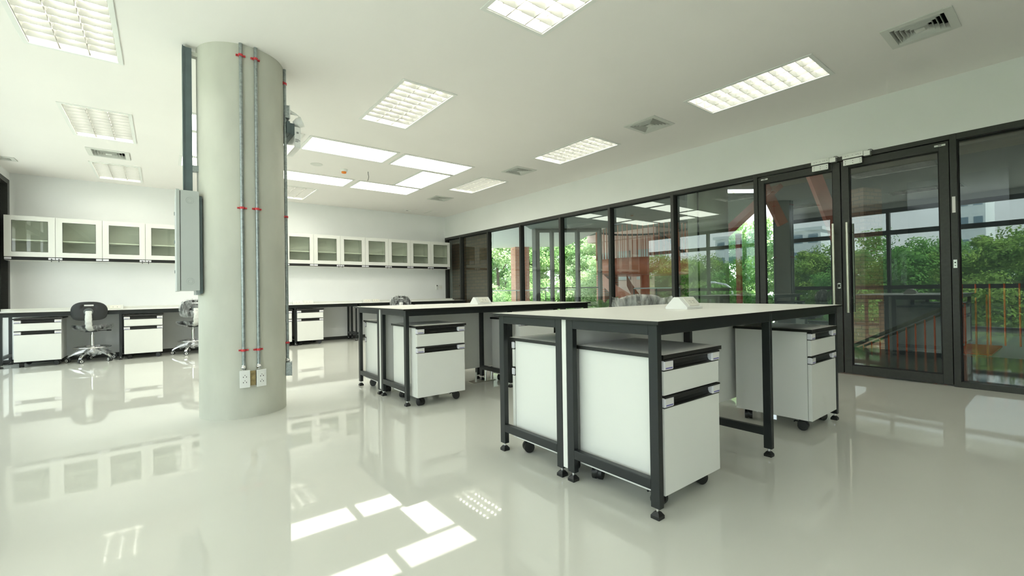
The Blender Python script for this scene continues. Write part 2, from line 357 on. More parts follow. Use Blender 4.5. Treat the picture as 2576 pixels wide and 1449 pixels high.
# electromagnetic locks on the head rail above the doors
for i, (y0, y1, lab) in enumerate([(1.628, 1.795, 'silver magnetic lock above the left door leaf'), (1.337, 1.512, 'silver magnetic lock above the right door leaf')]):
    t = thing('magnetic_lock', lab, 'door lock', (G0, y0, 2.235), group='magnetic locks over the double door'); L = y1-y0
    b = B().box(-0.045, 0, 0.01, 0, L, 0.058); 
    for q in (0.02, 0.04, 0.055, L/2, L-0.05, L-0.03): b.cyl((-0.0465, q, 0.034), (-0.045, q, 0.034), 0.003, n=8, m=1)
    b.build('magnet_body', ['alu', 'socket_hole'], t, bevel=0.0)
    b = B().box(-0.038, 0.012, -0.058, -0.012, L-0.006, 0.0)
    for q in (0.025, L/2, L-0.025):
        for z in (-0.018, -0.042): b.cyl((-0.0395, q, z), (-0.038, q, z), 0.0035, n=8, m=1)
    b.build('armature_plate', ['alu', 'socket_hole'], t)
    B().box(-0.05, -0.058, 0.002, 0, -0.004, 0.05).build('end_box', 'alu', t, bevel=0.002)
    B().tube([(-0.02, -0.03, 0.05), (-0.02, -0.04, 0.062), (-0.015, -0.06, 0.062), (-0.01, -0.075, 0.05)], 0.003, n=6).build('cable', 'gasket', t)
tag(B().box(G0-0.001, 0.683, 1.575, G0+0.0, 0.705, 1.72).build('tape_strip', 'label_paper'), 'torn strip of pale tape stuck on the post right of the doors', 'tape')
b = B().box(-0.003, -0.012, -0.037, 0, 0.012, 0.037); b.cyl((-0.0045, 0, 0.012), (-0.003, 0, 0.012), 0.006, n=10, m=1); b.cyl((-0.0045, 0, -0.015), (-0.003, 0, -0.015), 0.004, n=8, m=1)
tag(b.build('strike_plate', ['alu', 'socket_hole'], loc=(G0, 0.692, 1.112)), 'small silver strike plate on the post right of the doors', 'plate')

# left glazed wall: full height frames, seen in the reflections and lighting the room
posts = [9.30, 8.2, 7.10, 6.01, 4.92, 3.83, 2.74, 1.65, 0.56, -0.53, -1.62, YF]
for k in range(len(posts)-1):
    ya, yb = posts[k], posts[k+1]; L = ya-yb
    wd = sempty('window_%d' % (k+11), (XL-0.12, yb, 0))
    B().box(0, L-0.06, 0, 0.12, L, 2.69).build('mullion', 'frame_dark', wd)
    B().box(0, 0, 2.60, 0.12, L-0.06, 2.69).build('head_rail', 'frame_dark', wd)
    B().box(0.01, 0, 2.09, 0.11, L-0.06, 2.19).build('transom', 'frame_dark', wd)
    B().box(0.01, 0, 0.84, 0.11, L-0.06, 0.93).build('transom', 'frame_dark', wd)
    B().box(0, 0, 0, 0.12, L-0.06, 0.05).build('sill_rail', 'frame_dark', wd)
    for z0, z1 in ((0.05, 0.84), (0.93, 2.09), (2.19, 2.60)):
        B()._add([(0.06, 0, z0), (0.06, L-0.06, z0), (0.06, L-0.06, z1), (0.06, 0, z1)], [(0,1,2,3)]).build('pane', 'glass_clear', wd, fixn=False)
wd = sempty('window_22', (XL-0.12, 9.30, 0))
B().box(0, 0.44, 0, 0.13, 0.55, 2.69).build('mullion', 'frame_dark', wd, bevel=0.003)
B().box(0, 0.0, 2.62, 0.13, 0.44, 2.69).build('head_rail', 'frame_dark', wd, bevel=0.003)
B().box(0.0, 0.0, 0.0, 0.06, 0.44, 2.62).build('infill_panel', 'dark_panel', wd)
struct(B().box(XL-0.12, 9.85, 0, XL, YB, 2.69).build('wall_return', 'wall_paint'))

# ------------------------------------------------------------------ ceiling lights
def louvre_light():
    t = thing('ceiling_light', 'x', 'ceiling light', group='recessed louvre lights')
    wx, wy = 0.557, 1.13
    x0, y0, x1, y1 = -wx/2, -wy/2, wx/2, wy/2
    B().ring(x0, y0, x1, y1, 0.030, -0.007, 0.003).build('trim_frame', 'lamp_white', t, bevel=0.002)
    a, b_ = wx/2-0.029, wy/2-0.029
    h = B()
    h._add([(-a,-b_,0),(a,-b_,0),(a,b_,0),(-a,b_,0),(-a,-b_,0.085),(a,-b_,0.085),(a,b_,0.085),(-a,b_,0.085)], [(4,5,6,7),(0,1,5,4),(1,2,6,5),(2,3,7,6),(3,0,4,7)])
    h.build('housing', 'housing_back', t, fixn=False)
    cw = 2*a/3
    for i in range(3):
        cx_ = -a+cw*(i+0.5)
        B().cyl((cx_, -b_+0.03, 0.052), (cx_, b_-0.03, 0.052), 0.014, n=10).build('tube', 'tube', t)
        for s in (-1, 1):   # curved side reflector
            xw = cx_+s*cw/2
            B().grid(lambda u, v, xw=xw, s=s: (xw-s*(0.004+0.030*u*u), -b_+2*b_*v, 0.004+0.062*u), 4, 1).build('side_reflector', 'housing_grey', t, fixn=False)
    nb = 10
    for k in range(1, nb):
        y = -b_+2*b_*k/nb
        for i in range(3):
            cx_ = -a+cw*(i+0.5)
            B().prism([(y-0.0015, 0.003), (y+0.0015, 0.003), (y+0.012, 0.042), (y-0.012, 0.042)], 'x', cx_-cw/2+0.004, cx_+cw/2-0.004).build('louvre_blade', 'reflector', t)
    return t
ORD = {
 (0,0): 'louvre light above the left windows nearest the camera, outside the picture',
 (0,1): 'louvre light at the top left corner of the picture',
 (0,2): 'larger louvre light left of the concrete column, before the square vent',
 (0,3): 'farthest louvre light left of the column, beyond the square vent',
 (1,4): 'louvre light overhead behind the camera, outside the picture',
 (2,4): 'louvre light beyond the top right vent, outside the picture',
 (1,0): 'louvre light cut off by the top edge of the picture',
 (1,1): 'bright louvre light in the ceiling just right of the column',
 (1,3): 'louvre light half hidden by the column, behind the white panels',
 (2,0): 'long dimmer louvre light nearest to the double door',
 (2,1): 'louvre light over the glass wall, second from the doors',
 (2,2): 'small far louvre light nearest the back corner by the glass wall'}
ll = louvre_light()
first = True
for (i, j) in LIGHTS:
    loc = ((LX[i][0]+LX[i][1])/2, (LY[j][0]+LY[j][1])/2, ZC)
    if first: ll.location = loc; ll['label'] = ORD[(i, j)]; first = False
    else: dup(ll, loc, 0, ORD[(i, j)])
# flat luminous panels arranged in a ring
def led_panel(w_, h_):
    t = thing('light_panel', 'x', 'light panel', group='ring of flat white light panels')
    B().ring(-w_/2, -h_/2, w_/2, h_/2, 0.032, -0.012, 0.0).build('panel_frame', 'lamp_white', t, bevel=0.002)
    B().box(-w_/2+0.03, -h_/2+0.03, -0.008, w_/2-0.03, h_/2-0.03, -0.002).build('diffuser', 'led', t)
    return t
lp = led_panel(1.13, 0.59); lv = led_panel(0.55, 1.11)
LEDS = [(0, 0.765, 5.905, 'flat light panel of the near row, mostly behind the column'), (0, 1.965, 5.905, 'wide flat light panel of the near row, beside the emergency lamp'),
        (0, 3.165, 5.905, 'wide flat light panel at the right end of the near row'), (0, 0.765, 7.675, 'flat light panel of the far row, left end behind the column'),
        (0, 1.965, 7.675, 'flat light panel of the far row, next to the column edge'), (0, 3.165, 7.675, 'flat light panel at the right end of the far row'),
        (1, 3.445, 6.79, 'upright flat light panel closing the right side of the ring'), (1, 0.475, 6.79, 'upright flat light panel closing the left side of the ring')]
seen = set()
for k, x, y, lab in LEDS:
    src = (lp, lv)[k]
    if k not in seen: src.location = (x, y, ZC); src['label'] = lab; seen.add(k)
    else: dup(src, (x, y, ZC), 0, lab)
# air diffusers
def vent(x, y, s, lab):
    t = thing('air_vent', lab, 'air vent', (x, y, ZC), group='square ceiling air vents'); h = s/2
    B().ring(-h, -h, h, h, 0.047, -0.008, 0.002).build('vent_frame', 'vent_white', t, bevel=0.003)
    q = h-0.044
    B()._add([(-q,-q,0),(q,-q,0),(q,q,0),(-q,q,0),(-q,-q,0.12),(q,-q,0.12),(q,q,0.12),(-q,q,0.12)], [(4,5,6,7),(0,1,5,4),(1,2,6,5),(2,3,7,6),(3,0,4,7)]).build('duct_box', 'duct_dark', t, fixn=False)
    n = 6 if s > 0.3 else 4
    for k in range(n-1):
        r0 = q*(1-k/n)-0.002; r1 = r0-q/n*0.30
        v = []; 
        for r, z in ((r0, -0.010), (r1, 0.034), (r1-0.002, 0.034), (r0-0.002, -0.010)):
            v += [(-r,-r,z),(r,-r,z),(r,r,z),(-r,r,z)]
        f = []
        for a in range(3):
            for e in range(4): f.append((a*4+e, a*4+(e+1) % 4, (a+1)*4+(e+1) % 4, (a+1)*4+e))
        for e in range(4): f.append((12+e, 12+(e+1) % 4, (e+1) % 4, e))
        B()._add(v, f).build('slat', 'vent_white', t)
    r = q/n*1.1
    B().box(-r, -r, -0.012, r, r, -0.008).build('centre_plate', 'vent_white', t)
vl = ['large square air vent above the doors at the top right', 'square air vent between the two right-hand louvre lights', 'square air vent beyond the second right-hand louvre light',
      'smallest far square air vent near the back right corner', 'square air vent between the two lights left of the column', 'small air vent at the left edge over the dark window frame']
for (x, y, s), l in zip(VENTS, vl): vent(x, y, s, l)
# small ceiling items
b = B().lathe([(0.083, 0.0), (0.083, -0.004), (0.078, -0.007), (0.07, -0.007)], 32)
tag(b.build('ceiling_speaker', 'vent_white', loc=(1.785, 6.83, ZC)), 'flat round speaker grille in the ceiling', 'speaker')
t = thing('smoke_detector', 'round smoke detector with orange cap on the ceiling', 'smoke detector', (2.187, 6.876, ZC))
B().lathe([(0.052, 0.0), (0.052, -0.014), (0.046, -0.03), (0.036, -0.036)], 28).build('detector_base', 'lamp_white', t)
B().lathe([(0.036, -0.036), (0.036, -0.052), (0.028, -0.062), (0.01, -0.065)], 24).build('dust_cap', 'orange_cap', t)
tag(B().tube([(0,0,0.02), (0.004,0.0,-0.04), (0.012,0,-0.075), (0.006,0.004,-0.115), (-0.006,0.004,-0.14)], 0.004, 6).build('loose_cable', 'grey_steel', loc=(2.53, 6.80, ZC)), 'short loose cable hanging from the ceiling between light panels', 'cable')
t = thing('access_hatch', 'flush rectangular access hatch in the ceiling by the back wall', 'hatch', (4.93, 9.40, ZC))
B().box(-0.38, -0.19, -0.006, 0.30, 0.21, 0.0).build('hatch_panel', 'ceil_paint', t, bevel=0.003); B().box(-0.02, -0.19, -0.008, 0.0, 0.21, -0.006).build('hatch_joint', 'vent_white', t)
b = B().box(-0.11, -0.035, -0.01, 0.06, 0.035, 0.0); b.box(-0.05, -0.012, -0.0115, 0.0, 0.012, -0.010, m=1)
tag(b.build('sensor_plate', ['lamp_white', 'socket_hole'], loc=(4.44, 9.46, ZC)), 'small white sensor plate beside the ceiling hatch', 'sensor')

# ------------------------------------------------------------------ concrete column and what is fixed to it
CX, CY, CR = 0.5177, 4.168, 0.30
b = B(); n = 64
b._add([(CR*math.cos(2*PI*i/n), CR*math.sin(2*PI*i/n), z) for z in (0, 0.7, 1.4, 2.1, ZC) for i in range(n)],
       [(r*n+i, r*n+(i+1) % n, (r+1)*n+(i+1) % n, (r+1)*n+i) for r in range(4) for i in range(n)], 0, True)
tag(b.build('concrete_column', 'concrete', loc=(CX, CY, 0)), 'thick round bare concrete column standing in the room', 'column')
def onc(tdeg, r): a = R_(tdeg); return Vector((CX+r*math.sin(a), CY-r*math.cos(a), 0))
def conduit(tdeg, z0, clamps, lab, z1=ZC):
    p = onc(tdeg, CR+0.013); t = thing('conduit_pipe', lab, 'pipe', (p.x, p.y, 0), R_(tdeg), group='galvanised conduits on the column')
    B().cyl((0, 0, z0), (0, 0, z1), 0.0118, n=14).build('pipe', 'galv', t)
    for z in clamps:
        c = B().cyl((0, 0, z-0.008), (0, 0, z+0.008), 0.0165, n=14); c.box(-0.032, 0.004, z-0.006, 0.032, 0.0125, z+0.006); c.cyl((-0.026, -0.004, z), (-0.026, 0.006, z), 0.005, n=8); c.cyl((0.026, -0.004, z), (0.026, 0.006, z), 0.005, n=8)
        c.build('pipe_clamp', 'red_clamp', t)
    B().lathe([(0.0155, z0-0.02), (0.0155, z0-0.008), (0.019, z0-0.008), (0.019, z0+0.006), (0.015, z0+0.006), (0.015, z0+0.018)], 12).build('end_fitting', 'chrome', t)
conduit(-7.6, 0.385, (2.72, 1.575, 0.512), 'left galvanised conduit pipe with red clamps on the column front')
conduit(10.6, 0.385, (2.722, 1.577, 0.510), 'right galvanised conduit pipe with red clamps on the column front')
conduit(77, 0.375, (2.69, 1.572, 0.522), 'conduit pipe running down the right edge of the column')
def socket(tdeg, z, lab):
    p = onc(tdeg, CR); t = thing('wall_socket', lab, 'socket', (p.x, p.y, z), R_(tdeg), group='double sockets on the column')
    B().box(-0.028, -0.032, -0.055, 0.028, 0.006, 0.055).build('back_box', 'galv', t)
    B().box(-0.034, -0.042, -0.064, 0.034, -0.032, 0.064).build('face_plate', 'white_plastic', t, bevel=0.003)
    b = B().box(-0.018, -0.0445, -0.038, 0.018, -0.042, 0.038)
    for zz in (-0.02, 0.02):
        b.box(-0.012, -0.0452, zz-0.008, -0.008, -0.0445, zz+0.001, m=1); b.box(0.008, -0.0452, zz-0.008, 0.012, -0.0445, zz+0.001, m=1); b.cyl((0, -0.0452, zz+0.009), (0, -0.0445, zz+0.009), 0.0028, n=8, m=1)
    b.build('socket_insert', ['white_plastic', 'socket_hole'], t)
socket(-6.4, 0.300, 'left white double socket low on the column front')
socket(12.3, 0.296, 'right white double socket low on the column front')
p = onc(3.0, CR+0.004); tag(B().box(-0.02, -0.012, 0.245, 0.02, 0.004, 0.352).build('spacer_block', 'foam_tan', loc=(p.x, p.y, 0)), 'tan spacer block between the two column sockets', 'block')
p = onc(77, CR+0.012); t = thing('junction_box', 'grey metal junction box at the foot of the right conduit', 'junction box', (p.x, p.y, 0.305), R_(77))
B().box(-0.035, -0.03, -0.055, 0.035, 0.012, 0.055).build('box_body', 'galv', t, bevel=0.002); B().box(-0.037, -0.034, -0.057, 0.037, -0.03, 0.057).build('box_lid', 'galv', t)
# electrical panel hung on the left side
t = thing('electrical_panel', 'tall light grey electrical panel hung on the left of the column', 'panel', (0, 4.0, 0))
B().box(0.109, 0.0, 0.962, 0.222, 0.38, 1.692).build('panel_body', 'panel_grey', t, bevel=0.003)
B().box(0.083, -0.004, 0.958, 0.106, 0.384, 1.696).build('panel_door', 'panel_grey', t, bevel=0.003)
B().box(0.103, 0.006, 0.966, 0.112, 0.374, 1.688).build('door_seal', 'gasket', t)
for z in (1.62, 1.03):
    k = B()
    for r in (0.024, 0.014): k.tube([(0.165+r*math.cos(2*PI*i/24), -0.0005, z+r*math.sin(2*PI*i/24)) for i in range(24)], 0.0012, 6, close=True)
    k.build('knockout', 'panel_grey', t)
for z in (1.55, 1.33, 1.1): B().box(0.078, 0.30, z, 0.083, 0.34, z+0.022).build('hinge', 'galv', t)
B().box(0.20, 0.03, 0.93, 0.226, 0.35, 0.962).build('mount_bracket', 'galv', t)
tag(B().box(0.222, 4.02, 0.94, 0.24, 4.09, 1.66).build('mount_plate', 'steel_blue'), 'dark mounting plate between grey panel and column', 'bracket')
t = thing('cable_channel', 'dark blue steel cable channel rising from panel to ceiling', 'cable channel', (0, 4.10, 0))
b = B().box(0.131, 0.0, 1.70, 0.137, 0.1, 2.795); b.box(0.150, 0.0, 1.70, 0.188, 0.006, 2.785); b.box(0.137, 0.004, 1.70, 0.150, 0.1, 2.79)
b.build('channel', 'steel_blue', t)
B().box(0.188, 0.01, 2.735, 0.232, 0.06, 2.765).build('standoff', 'concrete', t); B().box(0.188, 0.0, 1.86, 0.228, 0.05, 1.905).build('clamp', 'galv', t)
# emergency twin lamp on the right side
t = thing('emergency_lamp', 'white twin-head emergency lamp bracketed to the column side', 'emergency lamp', (0.80, 4.13, 0))
b = B().box(0.03, -0.06, 2.275, 0.055, 0.26, 2.375); b.box(0.055, -0.05, 2.275, 0.092, -0.045, 2.365); b.box(0.055, -0.05, 2.27, 0.092, 0.25, 2.275); b.build('bracket', 'steel_blue', t)
B().box(0.09, -0.05, 2.165, 0.140, 0.25, 2.345).build('lamp_body', 'white_plastic', t, bevel=0.006)
b = B()
for z, x0, x1 in ((2.235, 0.096, 0.125), (2.225, 0.096, 0.135), (2.215, 0.096, 0.12)): b.box(x0, -0.0508, z, x1, -0.05, z+0.004)
for k in range(5): b.box(0.106+k*0.004, -0.0508, 2.285, 0.1075+k*0.004+0.0006*(k % 3), -0.05, 2.302)
b.build('rating_print', 'chair_grey', t)
for y in (-0.005, 0.20):
    h = B(); d = Vector((0.75, -0.35, 0.30)).normalized(); c0 = Vector((0.095, y, 2.375)); h.cyl(c0, c0+d*0.035, 0.022, 0.04, n=18); h.cyl(c0+d*0.035, c0+d*0.075, 0.04, 0.043, n=18); hh = h.build('lamp_head', 'white_plastic', t)
    B().box(0.088, y-0.012, 2.34, 0.10, y+0.012, 2.372).build('head_yoke', 'white_plastic', hh)
t2 = thing('power_socket_box', 'grey surface box with plug above the emergency lamp', 'socket', (0.80, 4.10, 0))
B().box(0.022, -0.03, 2.40, 0.05, 0.05, 2.505).build('box_body', 'galv', t2); B().box(0.05, -0.034, 2.396, 0.057, 0.054, 2.51).build('face_plate', 'white_plastic', t2)
B().cyl((0.057, 0.0, 2.462), (0.115, 0.0, 2.452), 0.02, 0.006, n=12).build('plug', 'white_plastic', t2)
B().tube([(0.115, 0, 2.452), (0.13, 0, 2.445), (0.128, 0.0, 2.43), (0.105, 0.01, 2.385), (0.10, 0.02, 2.36)], 0.004, 6).build('power_cord', 'white_plastic', t2)

# ------------------------------------------------------------------ furniture: mobile pedestals
def pedestal():
    t = thing('mobile_pedestal', 'x', 'pedestal', group='white mobile drawer pedestals')
    b = B().box(-0.219, -0.214, 0.075, 0.219, 0.235, 0.637); b.build('body', 'cab_white', t, bevel=0.0015)
    b = B().box(-0.236, -0.247, 0.638, 0.236, 0.241, 0.655, m=1, mtop=0); b.build('top_slab', ['laminate', 'black_edge'], t)
    for z0, z1, hz in ((0.487, 0.586, 0.586), (0.078, 0.434, 0.434)):
        d = B().box(-0.223, -0.238, z0, 0.223, -0.217, z1).build('drawer', 'cab_white', t, bevel=0.0015)
        pr_ = [(-0.239, 0.0), (-0.239, 0.005), (-0.226, 0.009), (-0.221, 0.02), (-0.221, 0.034), (-0.228, 0.039), (-0.243, 0.041), (-0.246, 0.044), (-0.243, 0.049), (-0.216, 0.049), (-0.216, 0.0)]
        B().prism([(y, z+hz) for y, z in pr_], 'x', -0.222, 0.222).build('handle', 'black_edge', d)
        for s in (-1, 1):
            xa, xb = (-0.226, -0.157) if s < 0 else (0.157, 0.226)
            h = B().box(xa, -0.243, hz+0.004, xb, -0.216, hz+0.043)
            h.build('label_holder', 'lilac_plastic', d, bevel=0.005, seg=3)
            l = B().box(xa+0.008, -0.2437, hz+0.008, xb-0.008, -0.2429, hz+0.039, m=0); l.box(xa+0.010, -0.2442, hz+0.010, xb-0.010, -0.2436, hz+0.015, m=1)
            l.build('label', ['label_paper', 'label_purple'], d)
    for sx_ in (-1, 1):
        for sy in (-1, 1):
            x, y = sx_*0.165, sy*0.165+0.01; a = 0.5*sx_+0.9*sy
            c = B(); ux, uy = math.cos(a), math.sin(a); vx, vy = -uy, ux
            cxx, cyy = x+ux*0.012, y+uy*0.012
            for s in (-1, 1): c.cyl((cxx+vx*s*0.006, cyy+vy*s*0.006, 0.03), (cxx+vx*s*0.024, cyy+vy*s*0.024, 0.03), 0.03, n=18)
            c.cyl((cxx-vx*0.006, cyy-vy*0.006, 0.036), (cxx+vx*0.006, cyy+vy*0.006, 0.036), 0.033, n=16)
            c.cyl((x, y, 0.05), (x, y, 0.075), 0.012, n=10); c.box(x-0.02, y-0.02, 0.071, x+0.02, y+0.02, 0.075)
            if sy < 0: c.tube([(cxx-ux*0.02, cyy-uy*0.02, 0.05), (cxx-ux*0.045, cyy-uy*0.045, 0.052), (cxx-ux*0.052, cyy-uy*0.052, 0.045)], 0.005, 6)
            c.build('caster', 'black_plastic', t)
    return t
ped = pedestal()
PEDS = [((1.83, 1.292, 0), 0, 'white drawer pedestal at the near corner of the front lab table'),
        ((1.83, 1.815, 0), PI, 'white drawer pedestal turned away on the far side of the front table'),
        ((3.422, 1.285, 0), 0, 'white drawer pedestal under the door end of the front table'),
        ((1.825, 3.52, 0), 0, 'white drawer pedestal under the left end of the rear lab table, drawers in view'),
        ((1.83, 4.215, 0), PI, 'white drawer pedestal turned away on the far side of the rear table'),
        ((2.93, 3.57, 0), 0, 'white drawer pedestal half hidden behind the front table legs'),
        ((-1.318, 8.925, 0), 0, 'white drawer pedestal at the left end of the wall bench'),
        ((-0.219, 8.945, 0), 0, 'white drawer pedestal between the two swivel chairs at the bench'),
        ((1.60, 8.945, 0), 0, 'white drawer pedestal cut off by the right edge of the column'),
        ((2.137, 8.945, 0), 0, 'white drawer pedestal under the wall bench right of the column')]
for k, (l, r, lab) in enumerate(PEDS):
    if k == 0: ped.location = l; ped.rotation_euler = (0, 0, r); ped['label'] = lab
    else: dup(ped, l, r, lab)

# ------------------------------------------------------------------ lab tables
def foot_mesh():
    b = B(); b.cyl((0, 0, 0.02), (0, 0, 0.05), 0.006, n=8, m=1)
    b._add([(-0.0195,-0.0195,0),(0.0195,-0.0195,0),(0.0195,0.0195,0),(-0.0195,0.0195,0),(-0.0195,-0.0195,0.013),(0.0195,-0.0195,0.013),(0.0195,0.0195,0.013),(-0.0195,0.0195,0.013),(-0.01,-0.01,0.027),(0.01,-0.01,0.027),(0.01,0.01,0.027),(-0.01,0.01,0.027)],
           [(0,3,2,1),(0,1,5,4),(1,2,6,5),(2,3,7,6),(3,0,4,7),(4,5,9,8),(5,6,10,9),(6,7,11,10),(7,4,8,11),(8,9,10,11)], 0)
    return b
foot_me = None
def add_leg(t, x, y0, y1, ztop):
    global foot_me
    l = B().box(x, y0, 0.043, x+0.03, y1, ztop).build('leg', 'black_steel', t, bevel=0.002)
    if foot_me is None:
        f = foot_mesh().build('foot', ['black_plastic', 'chrome'], l); foot_me = f.data
    else:
        f = bpy.data.objects.new('foot', foot_me); COL.objects.link(f); f.parent = l
    f.location = (x+0.015, (y0+y1)/2, 0)
def island(lab, frames, legs, top, zt, divider):
    t = thing('lab_table', lab, 'table', (0, 0, 0), group='double-sided lab tables')
    x0, y0, x1, y1 = top
    B().box(x0, y0, zt-0.014, x1, y1, zt, m=1, mtop=0).build('worktop', ['laminate', 'black_edge'], t, bevel=0.0)
    zu = zt-0.0145
    for x in frames:
        for a, b_ in legs: add_leg(t, x, a, b_, zu)
        for k in (0, 2):
            B().box(x, legs[k][1], zu-0.045, x+0.03, legs[k+1][0], zu).build('end_rail', 'black_steel', t, bevel=0.002)
            B().box(x, legs[k][1], 0.112, x+0.03, legs[k+1][0], 0.154).build('stretcher', 'black_steel', t, bevel=0.002)
    for i in range(len(frames)-1):
        xa, xb = frames[i]+0.0305, frames[i+1]-0.0005
        for a, b_ in (legs[0], legs[3]): B().box(xa, a, zu-0.045, xb, a+0.03 if a == legs[0][0] else b_, zu).build('apron', 'black_steel', t, bevel=0.002)
    d0, d1_ = divider
    B().box(frames[0]+0.012, d0, 0.128, frames[-1]+0.02, d1_, zu-0.002).build('divider_panel', 'cab_white', t)
    for x in (frames[0]+0.001, frames[-1]+0.02): B().box(x, d0, 0.055, x+0.011, d1_, zu-0.002).build('divider_post', 'cab_white', t)
    return t
island('large white-topped lab table with black steel frame in the foreground', (1.552, 2.596, 3.655), ((1.045, 1.087), (1.512, 1.555), (1.589, 1.631), (2.062, 2.105)), (1.52, 1.018, 3.70, 2.125), 0.797, (1.558, 1.586))
island('white-topped lab table behind the foreground one, right of the column', (1.552, 2.62, 3.69), ((3.378, 3.420), (3.865, 3.908), (3.95, 3.992), (4.447, 4.490)), (1.52, 3.350, 3.735, 4.52), 0.791, (3.914, 3.944))
def power_box(x, y, z, lab, n_sock):
    t = thing('power_outlet_box', lab, 'power outlet', (x, y, z), group='prism power outlets on the tables')
    P_ = [(-0.075, 0.0), (0.075, 0.0), (0.075, 0.012), (0.016, 0.074), (-0.016, 0.074), (-0.075, 0.012)]
    B().prism(P_, 'x', -0.088, 0.088).build('housing', 'white_plastic', t, bevel=0.0015)
    for s in (-1, 1):
        d = Vector((0, 0.016-0.075, 0.074-0.012)).normalized() if s > 0 else Vector((0, 0.059, 0.062)).normalized()
        o = B(); y_ = -0.0455; z_ = 0.043
        # plate in local frame (u along x, w along slope, nrm outward)
        wv = Vector((0, 0.059, 0.062)).normalized(); nv = Vector((0, -0.062, 0.059)).normalized(); ctr = Vector((0.005, y_, z_))
        def pt(a, b_, c_): 
            q = ctr+Vector((a, 0, 0))+wv*b_+nv*c_
            return (q.x, q.y, q.z) if s < 0 else (-q.x, -q.y, q.z)
        def bx(a0, b0, c0, a1, b1, c1, m): o._add([pt(a0,b0,c0),pt(a1,b0,c0),pt(a1,b1,c0),pt(a0,b1,c0),pt(a0,b0,c1),pt(a1,b0,c1),pt(a1,b1,c1),pt(a0,b1,c1)], [(0,3,2,1),(4,5,6,7),(0,1,5,4),(1,2,6,5),(2,3,7,6),(3,0,4,7)], m)
        bx(-0.058, -0.032, 0, 0.058, 0.032, 0.006, 0); bx(-0.04, -0.018, 0.006, 0.04, 0.018, 0.0075, 0)
        for cx_ in ((-0.018, 0.018) if n_sock == 2 else (-0.015, 0.018)):
            for a, bb in ((-0.007, 0.004), (0.007, 0.004), (0, -0.008)): bx(cx_+a-0.002, bb-0.003, 0.0075, cx_+a+0.002, bb+0.003, 0.0079, 1)
        o.build('socket_plate', ['cream_plastic', 'socket_hole'], t)
power_box(2.602, 1.553, 0.797, 'white prism-shaped power outlet on the foreground table', 2)
power_box(2.665, 3.935, 0.791, 'white prism-shaped power outlet on the rear lab table', 2)

# wall benches
def bench(x0, x1, xm, lab, shared=False):
    t = thing('wall_bench', lab, 'bench', (0, 0, 0), group='white wall benches under the cabinets')
    zt = 0.733; yf, yr = 8.70, 9.288
    B().box(x0, yf, zt-0.015, x1, yr, zt, m=1, mtop=0).build('worktop', ['laminate', 'black_edge'], t)
    zu = zt-0.0155
    for x in (x0+0.02, xm, x1-0.05):
        add_leg(t, x, 8.725, 8.767, zu); add_leg(t, x, 9.20, 9.242, zu)
        B().box(x, 8.767, zu-0.045, x+0.03, 9.20, zu).build('end_rail', 'black_steel', t); B().box(x, 8.767, 0.112, x+0.03, 9.20, 0.154).build('stretcher', 'black_steel', t)
    for a, b_ in ((x0+0.0505, xm-0.0005), (xm+0.0305, x1-0.0505)):
        B().box(a, 8.725, zu-0.045, b_, 8.755, zu).build('apron', 'black_steel', t); B().box(a, 9.212, zu-0.045, b_, 9.242, zu).build('apron', 'black_steel', t)
bench(-1.70, 0.70, -0.497, 'wall bench at the left, holding two swivel chairs')
bench(0.703, 3.02, 1.872, 'wall bench directly right of the concrete column')
bench(3.023, 5.50, 4.20, 'wall bench running into the back right corner')
tag(B().box(XL+0.02, 9.292, 0.7425, 5.48, 9.33, 0.775).build('cable_trunking', 'vent_white'), 'pale grey cable trunking along the rear edge of the wall bench', 'trunking')
def bench_outlet(x, lab):
    t = thing('bench_outlet', lab, 'power outlet', (x, 9.285, 0.7335), group='double outlets on the wall bench')
    B().prism([(-0.06, 0.0), (0.004, 0.0), (0.004, 0.066), (-0.022, 0.066)], 'x', -0.185, 0.185).build('housing', 'vent_white', t, bevel=0.002)
    B().box(-0.004, -0.0605, 0.0, 0.0, 0.003, 0.067).build('joint', 'lamp_white', t)
    wv = Vector((0, 0.038, 0.066)).normalized(); nv = Vector((0, -0.066, 0.038)).normalized()
    for cx_ in (-0.095, 0.09):
        o = B(); ctr = Vector((cx_, -0.041, 0.033))
        def bx(a0, b0, c0, a1, b1, c1, m):
            v = [ctr+Vector((a, 0, 0))+wv*b_+nv*c_ for a, b_, c_ in ((a0,b0,c0),(a1,b0,c0),(a1,b1,c0),(a0,b1,c0),(a0,b0,c1),(a1,b0,c1),(a1,b1,c1),(a0,b1,c1))]
            o._add(v, [(0,3,2,1),(4,5,6,7),(0,1,5,4),(1,2,6,5),(2,3,7,6),(3,0,4,7)], m)
        bx(-0.062, -0.025, 0, 0.062, 0.025, 0.006, 0)
        for a in (-0.025, 0.025): bx(a-0.004, -0.004, 0.006, a+0.004, 0.004, 0.0068, 1)
        o.build('socket_plate', ['cream_plastic', 'socket_hole'], t)
bench_outlet(-0.66, 'double outlet on the bench behind the left swivel chair')
bench_outlet(2.14, 'double outlet on the bench just right of the column')
bench_outlet(3.48, 'double outlet on the bench near the wrapped far chair')
# floor service plate under the rear table
t = thing('floor_service_plate', 'metal floor plate with cable pipes under the rear lab table', 'floor plate', (2.60, 3.84, 0))
B().box(-0.14, -0.055, 0.0, 0.14, 0.055, 0.004).build('plate', 'steel', t)
for x, y, ln, m in ((-0.085, -0.02, 0.10, 'white_plastic'), (0.02, -0.035, 0.13, 'chrome'), (0.105, -0.02, 0.14, 'chrome')):
    B().cyl((x, y, 0.003), (x+0.012*(m == 'chrome'), y, ln), 0.009, n=10).build('pipe', m, t)

